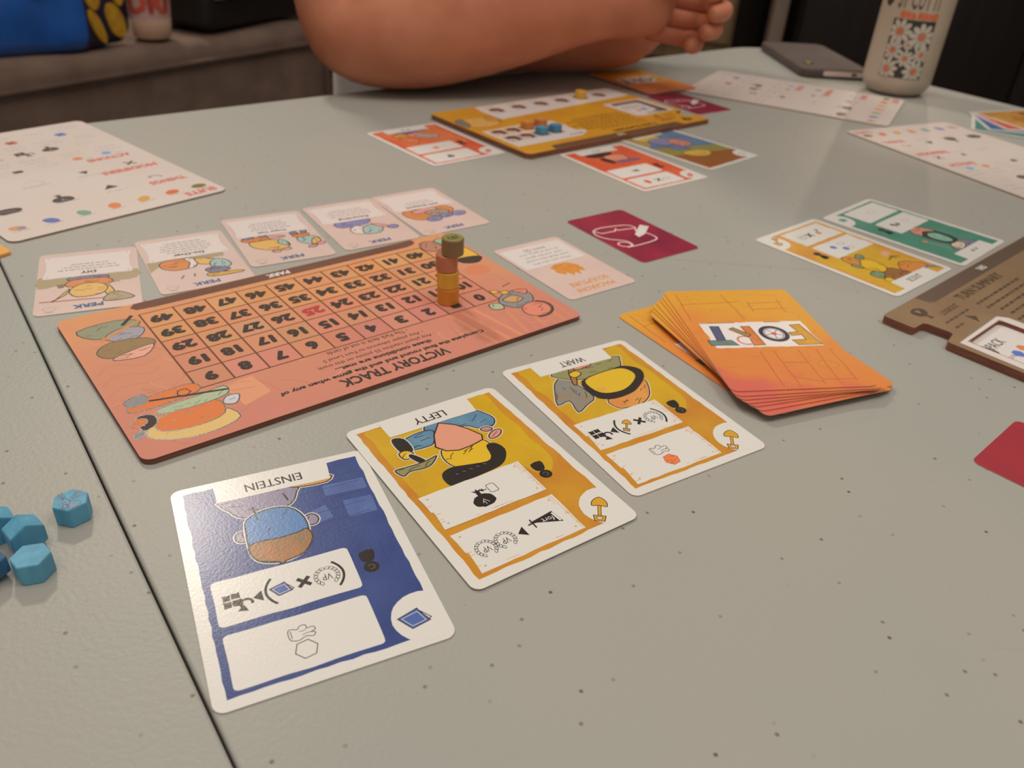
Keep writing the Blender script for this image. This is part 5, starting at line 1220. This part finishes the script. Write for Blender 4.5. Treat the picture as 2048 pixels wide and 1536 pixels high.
J = {
 'pelvis': ((-125, 1010, -215), 120), 'waist': ((-118, 998, -90), 112), 'chest': ((-100, 968, 90), 122), 'collar': ((-88, 948, 235), 92), 'neck': ((-80, 930, 318), 56), 'skull': ((-62, 905, 398), (84, 88)), 'brow': ((-62, 908, 452), (90, 98)), 'crown': ((-66, 912, 505), (74, 84)),
 'shoulderA': ((-226, 874, 262), 58), 'upperA': ((-178, 810, 146), 50), 'tipA': ((-172, 740, 40), 37), 'elbowA': ((-138, 744, 44), 48), 'foreA': ((-92, 758, 54), 57), 'foreA2': ((-10, 782, 72), 52), 'wristA': ((58, 800, 80), 34), 'palmA': ((88, 806, 80), (36, 38)), 'knuckleA': ((122, 813, 78), (28, 38)),
 'shoulderB': ((66, 1040, 262), 60), 'upperB': ((92, 972, 160), 62), 'elbowB': ((98, 896, 46), 54), 'foreB': ((38, 872, 55), 56), 'foreB2': ((-30, 842, 49), 49), 'wristB': ((-92, 826, 36), 35), 'palmB': ((-116, 828, 34), 34), 'knuckleB': ((-136, 832, 32), 32),
 'hipA': ((-215, 955, -238), 92), 'kneeA': ((-40, 690, -245), 66), 'ankleA': ((-60, 720, -690), 42), 'toeA': ((-5, 620, -712), 32),
 'hipB': ((-30, 1060, -238), 92), 'kneeB': ((160, 800, -245), 66), 'ankleB': ((140, 830, -690), 42), 'toeB': ((195, 730, -712), 32)}
E_ = [('pelvis', 'waist'), ('waist', 'chest'), ('chest', 'collar'), ('collar', 'neck'), ('neck', 'skull'), ('skull', 'brow'), ('brow', 'crown'),
      ('collar', 'shoulderA'), ('shoulderA', 'upperA'), ('upperA', 'tipA'), ('tipA', 'elbowA'), ('elbowA', 'foreA'), ('foreA', 'foreA2'), ('foreA2', 'wristA'), ('wristA', 'palmA'), ('palmA', 'knuckleA'),
      ('collar', 'shoulderB'), ('shoulderB', 'upperB'), ('upperB', 'elbowB'), ('elbowB', 'foreB'), ('foreB', 'foreB2'), ('foreB2', 'wristB'), ('wristB', 'palmB'), ('palmB', 'knuckleB'),
      ('pelvis', 'hipA'), ('hipA', 'kneeA'), ('kneeA', 'ankleA'), ('ankleA', 'toeA'), ('pelvis', 'hipB'), ('hipB', 'kneeB'), ('kneeB', 'ankleB'), ('ankleB', 'toeB')]
body = skinned('person', J, E_, 'pelvis', skin_m)
def finger(chain, r0, r1):
    n = len(chain); j = {str(i): (p, r0 + (r1 - r0) * i / (n - 1)) for i, p in enumerate(chain)}
    return skinned('finger', j, [(str(i), str(i + 1)) for i in range(n - 1)], '0', skin_m, 2)
def join(meshes, name, m):
    bm = bmesh.new()
    for me in meshes: bm.from_mesh(me)
    out = mesh_of(bm, name, m, True); return out
fingers = []
# hand A: on its edge, fingers curled towards the viewer of the hand, index on top
for (zk, l, dx) in ((100, 1.0, 4), (85, 1.08, 8), (69, 1.0, 6), (54, 0.82, 0)):
    b = Vector((112 + dx, 812, zk)); dirn = Vector((0.97, 0.05, -0.12)); bend = Vector((0.35, -0.9, -0.1)); back = Vector((-0.75, -0.55, -0.1))
    p1 = b + dirn.normalized() * 34 * l; p2 = p1 + bend.normalized() * 25 * l; p3 = p2 + back.normalized() * 20 * l
    fingers.append(finger([tuple(b - dirn * 14), tuple(b + dirn * 10), tuple(p1), tuple(p2), tuple(p3)], 10.5, 8.0))
fingers.append(finger([(72, 792, 94), (92, 780, 102), (118, 772, 102), (140, 774, 96)], 12.5, 9.0))
# hand B: tucked flat under the other upper arm
for k, (dz, l) in enumerate(((12, 0.9), (4, 1.0), (-5, 1.0), (-13, 0.8))):
    b = Vector((-134, 832 + dz * 1.3, 28)); fingers.append(finger([tuple(b + Vector((14, 0, 0))), tuple(b), tuple(b + Vector((-24 * l, 12, -4))), tuple(b + Vector((-30 * l, 28, -12))), tuple(b + Vector((-24 * l, 44, -16)))], 10, 8))
fingers.append(finger([(-104, 822, 44), (-118, 818, 52), (-132, 824, 54), (-144, 832, 50)], 11.5, 8.5))
# face: nose, ears, brow, eyes and lips are welded to the head
def blob(c, r, s=(1, 1, 1)):
    bm = bmesh.new(); bmesh.ops.create_uvsphere(bm, u_segments=14, v_segments=10, radius=r * MM)
    bmesh.ops.scale(bm, verts=bm.verts, vec=s); bmesh.ops.rotate(bm, verts=bm.verts, cent=(0, 0, 0), matrix=Matrix.Rotation(math.radians(30), 3, 'Z'))
    bmesh.ops.translate(bm, verts=bm.verts, vec=at(*c)); me = bpy.data.meshes.new('b'); bm.to_mesh(me); bm.free(); return me
fx, fy = 0.5, -0.866                                  # the way the face looks
hc = Vector((-61, 905))
def face(fo, si, z): p = hc + Vector((fx, fy)) * fo + Vector((0.866, 0.5)) * si; return (p.x, p.y, z)
feat = [blob(face(80, 0, 424), 13, (0.8, 1.1, 1.6)), blob(face(58, 0, 366), 24, (1.3, 0.8, 0.7)), blob(face(71, 0, 391), 17, (1.3, 0.5, 0.30)), blob(face(70, 0, 455), 34, (1.4, 0.4, 0.3)), blob(face(-4, 80, 430), 22, (0.4, 0.8, 1.3)), blob(face(-4, -80, 430), 22, (0.4, 0.8, 1.3))]
person = put('person', join([body] + fingers + feat, 'person', skin_m), label='person in a pale shirt leaning on the table with bare crossed arms', category='person')
eye_m = mat((214, 208, 200), rough=0.2, var=(206, 200, 192), vscale=200); iris_m = mat((60, 44, 34), rough=0.2, var=(50, 38, 30), vscale=200)
for s in (-28, 28):
    e = put('eye', blob(face(66, s, 440), 10, (1, 1, 0.7)), person); e.data.materials.append(eye_m); e2 = put('iris', blob(face(73, s, 440), 4.5), e); e2.data.materials.append(iris_m)
# clothing: shirt with short sleeves, trousers, shoes; hair
def grow(keys, edges, add, root, m, name, over=None):
    jj = {}
    for k in keys:
        p, r = J[k]; r = tuple(v + add for v in r) if isinstance(r, tuple) else r + add
        jj[k] = ((over or {}).get(k, p), r)
    return put(name, skinned(name, jj, edges, root, m), person)
mid = lambda p, q, t: tuple(p[i] + (q[i] - p[i]) * t for i in range(3))
J['yokeA'] = (mid(J['collar'][0], J['shoulderA'][0], 0.55), 74); J['yokeB'] = (mid(J['collar'][0], J['shoulderB'][0], 0.55), 74)
J['sleeveA'] = (mid(J['shoulderA'][0], J['upperA'][0], 0.85), 57); J['sleeveB'] = (mid(J['shoulderB'][0], J['upperB'][0], 0.6), 66)
def chain(keys, add):
    return skinned('cloth', {k: (J[k][0], J[k][1] + (add if k not in ('pelvis', 'waist', 'chest') else 11)) for k in keys}, list(zip(keys, keys[1:])), keys[0], shirt_m)
J['bust'] = ((-88, 950, 165), 136); J['nape'] = ((-86, 943, 272), 60); J['sleeveA'] = (mid(J['shoulderA'][0], J['upperA'][0], 0.8), 50); J['sleeveB'] = (mid(J['shoulderB'][0], J['upperB'][0], 0.8), 56)
put('shirt', join([chain(['pelvis', 'waist', 'chest', 'bust', 'collar', 'nape'], 24)] + [chain(['collar', 'yoke' + s, 'shoulder' + s, 'sleeve' + s], 24) for s in 'AB'], 'shirt', shirt_m), person)
J['beltA'] = ((-125, 1010, -225), 122)
grow(['beltA', 'hipA', 'kneeA', 'ankleA', 'hipB', 'kneeB', 'ankleB'], [('beltA', 'hipA'), ('hipA', 'kneeA'), ('kneeA', 'ankleA'), ('beltA', 'hipB'), ('hipB', 'kneeB'), ('kneeB', 'ankleB')], 8, 'beltA', trouser_m, 'trousers')
for s in 'AB':
    grow(['ankle' + s, 'toe' + s], [('ankle' + s, 'toe' + s)], 2, 'ankle' + s, mat((52, 46, 42), rough=0.6, var=(44, 40, 36), vscale=40), 'shoe', {'ankle' + s: tuple(J['ankle' + s][0][i] - (14 if i == 2 else 0) for i in range(3))})
hr = put('hair', blob(face(-16, 0, 492), 92, (1.0, 1.04, 0.72)), person); hr.data.materials.append(hair_m); hr.data.polygons.foreach_set('use_smooth', [True] * len(hr.data.polygons))
# the stool the person sits on
ch = empty('stool', at(-100, 1035, -740), 0, 'round wooden stool under the person in the pale shirt', 'stool')
chm = wood((96, 74, 54), (84, 64, 46))
put('seat', lathe([(0, 335), (118, 335), (124, 341), (124, 355), (118, 361), (0, 361)], 36, chm, True), ch)
for k in range(4):
    an = PI / 4 + k * PI / 2
    put('leg', tube([(0.085 * math.cos(an), 0.085 * math.sin(an), 0.338), (0.125 * math.cos(an), 0.125 * math.sin(an), 0.014)], 0.013, chm, name='leg'), ch)
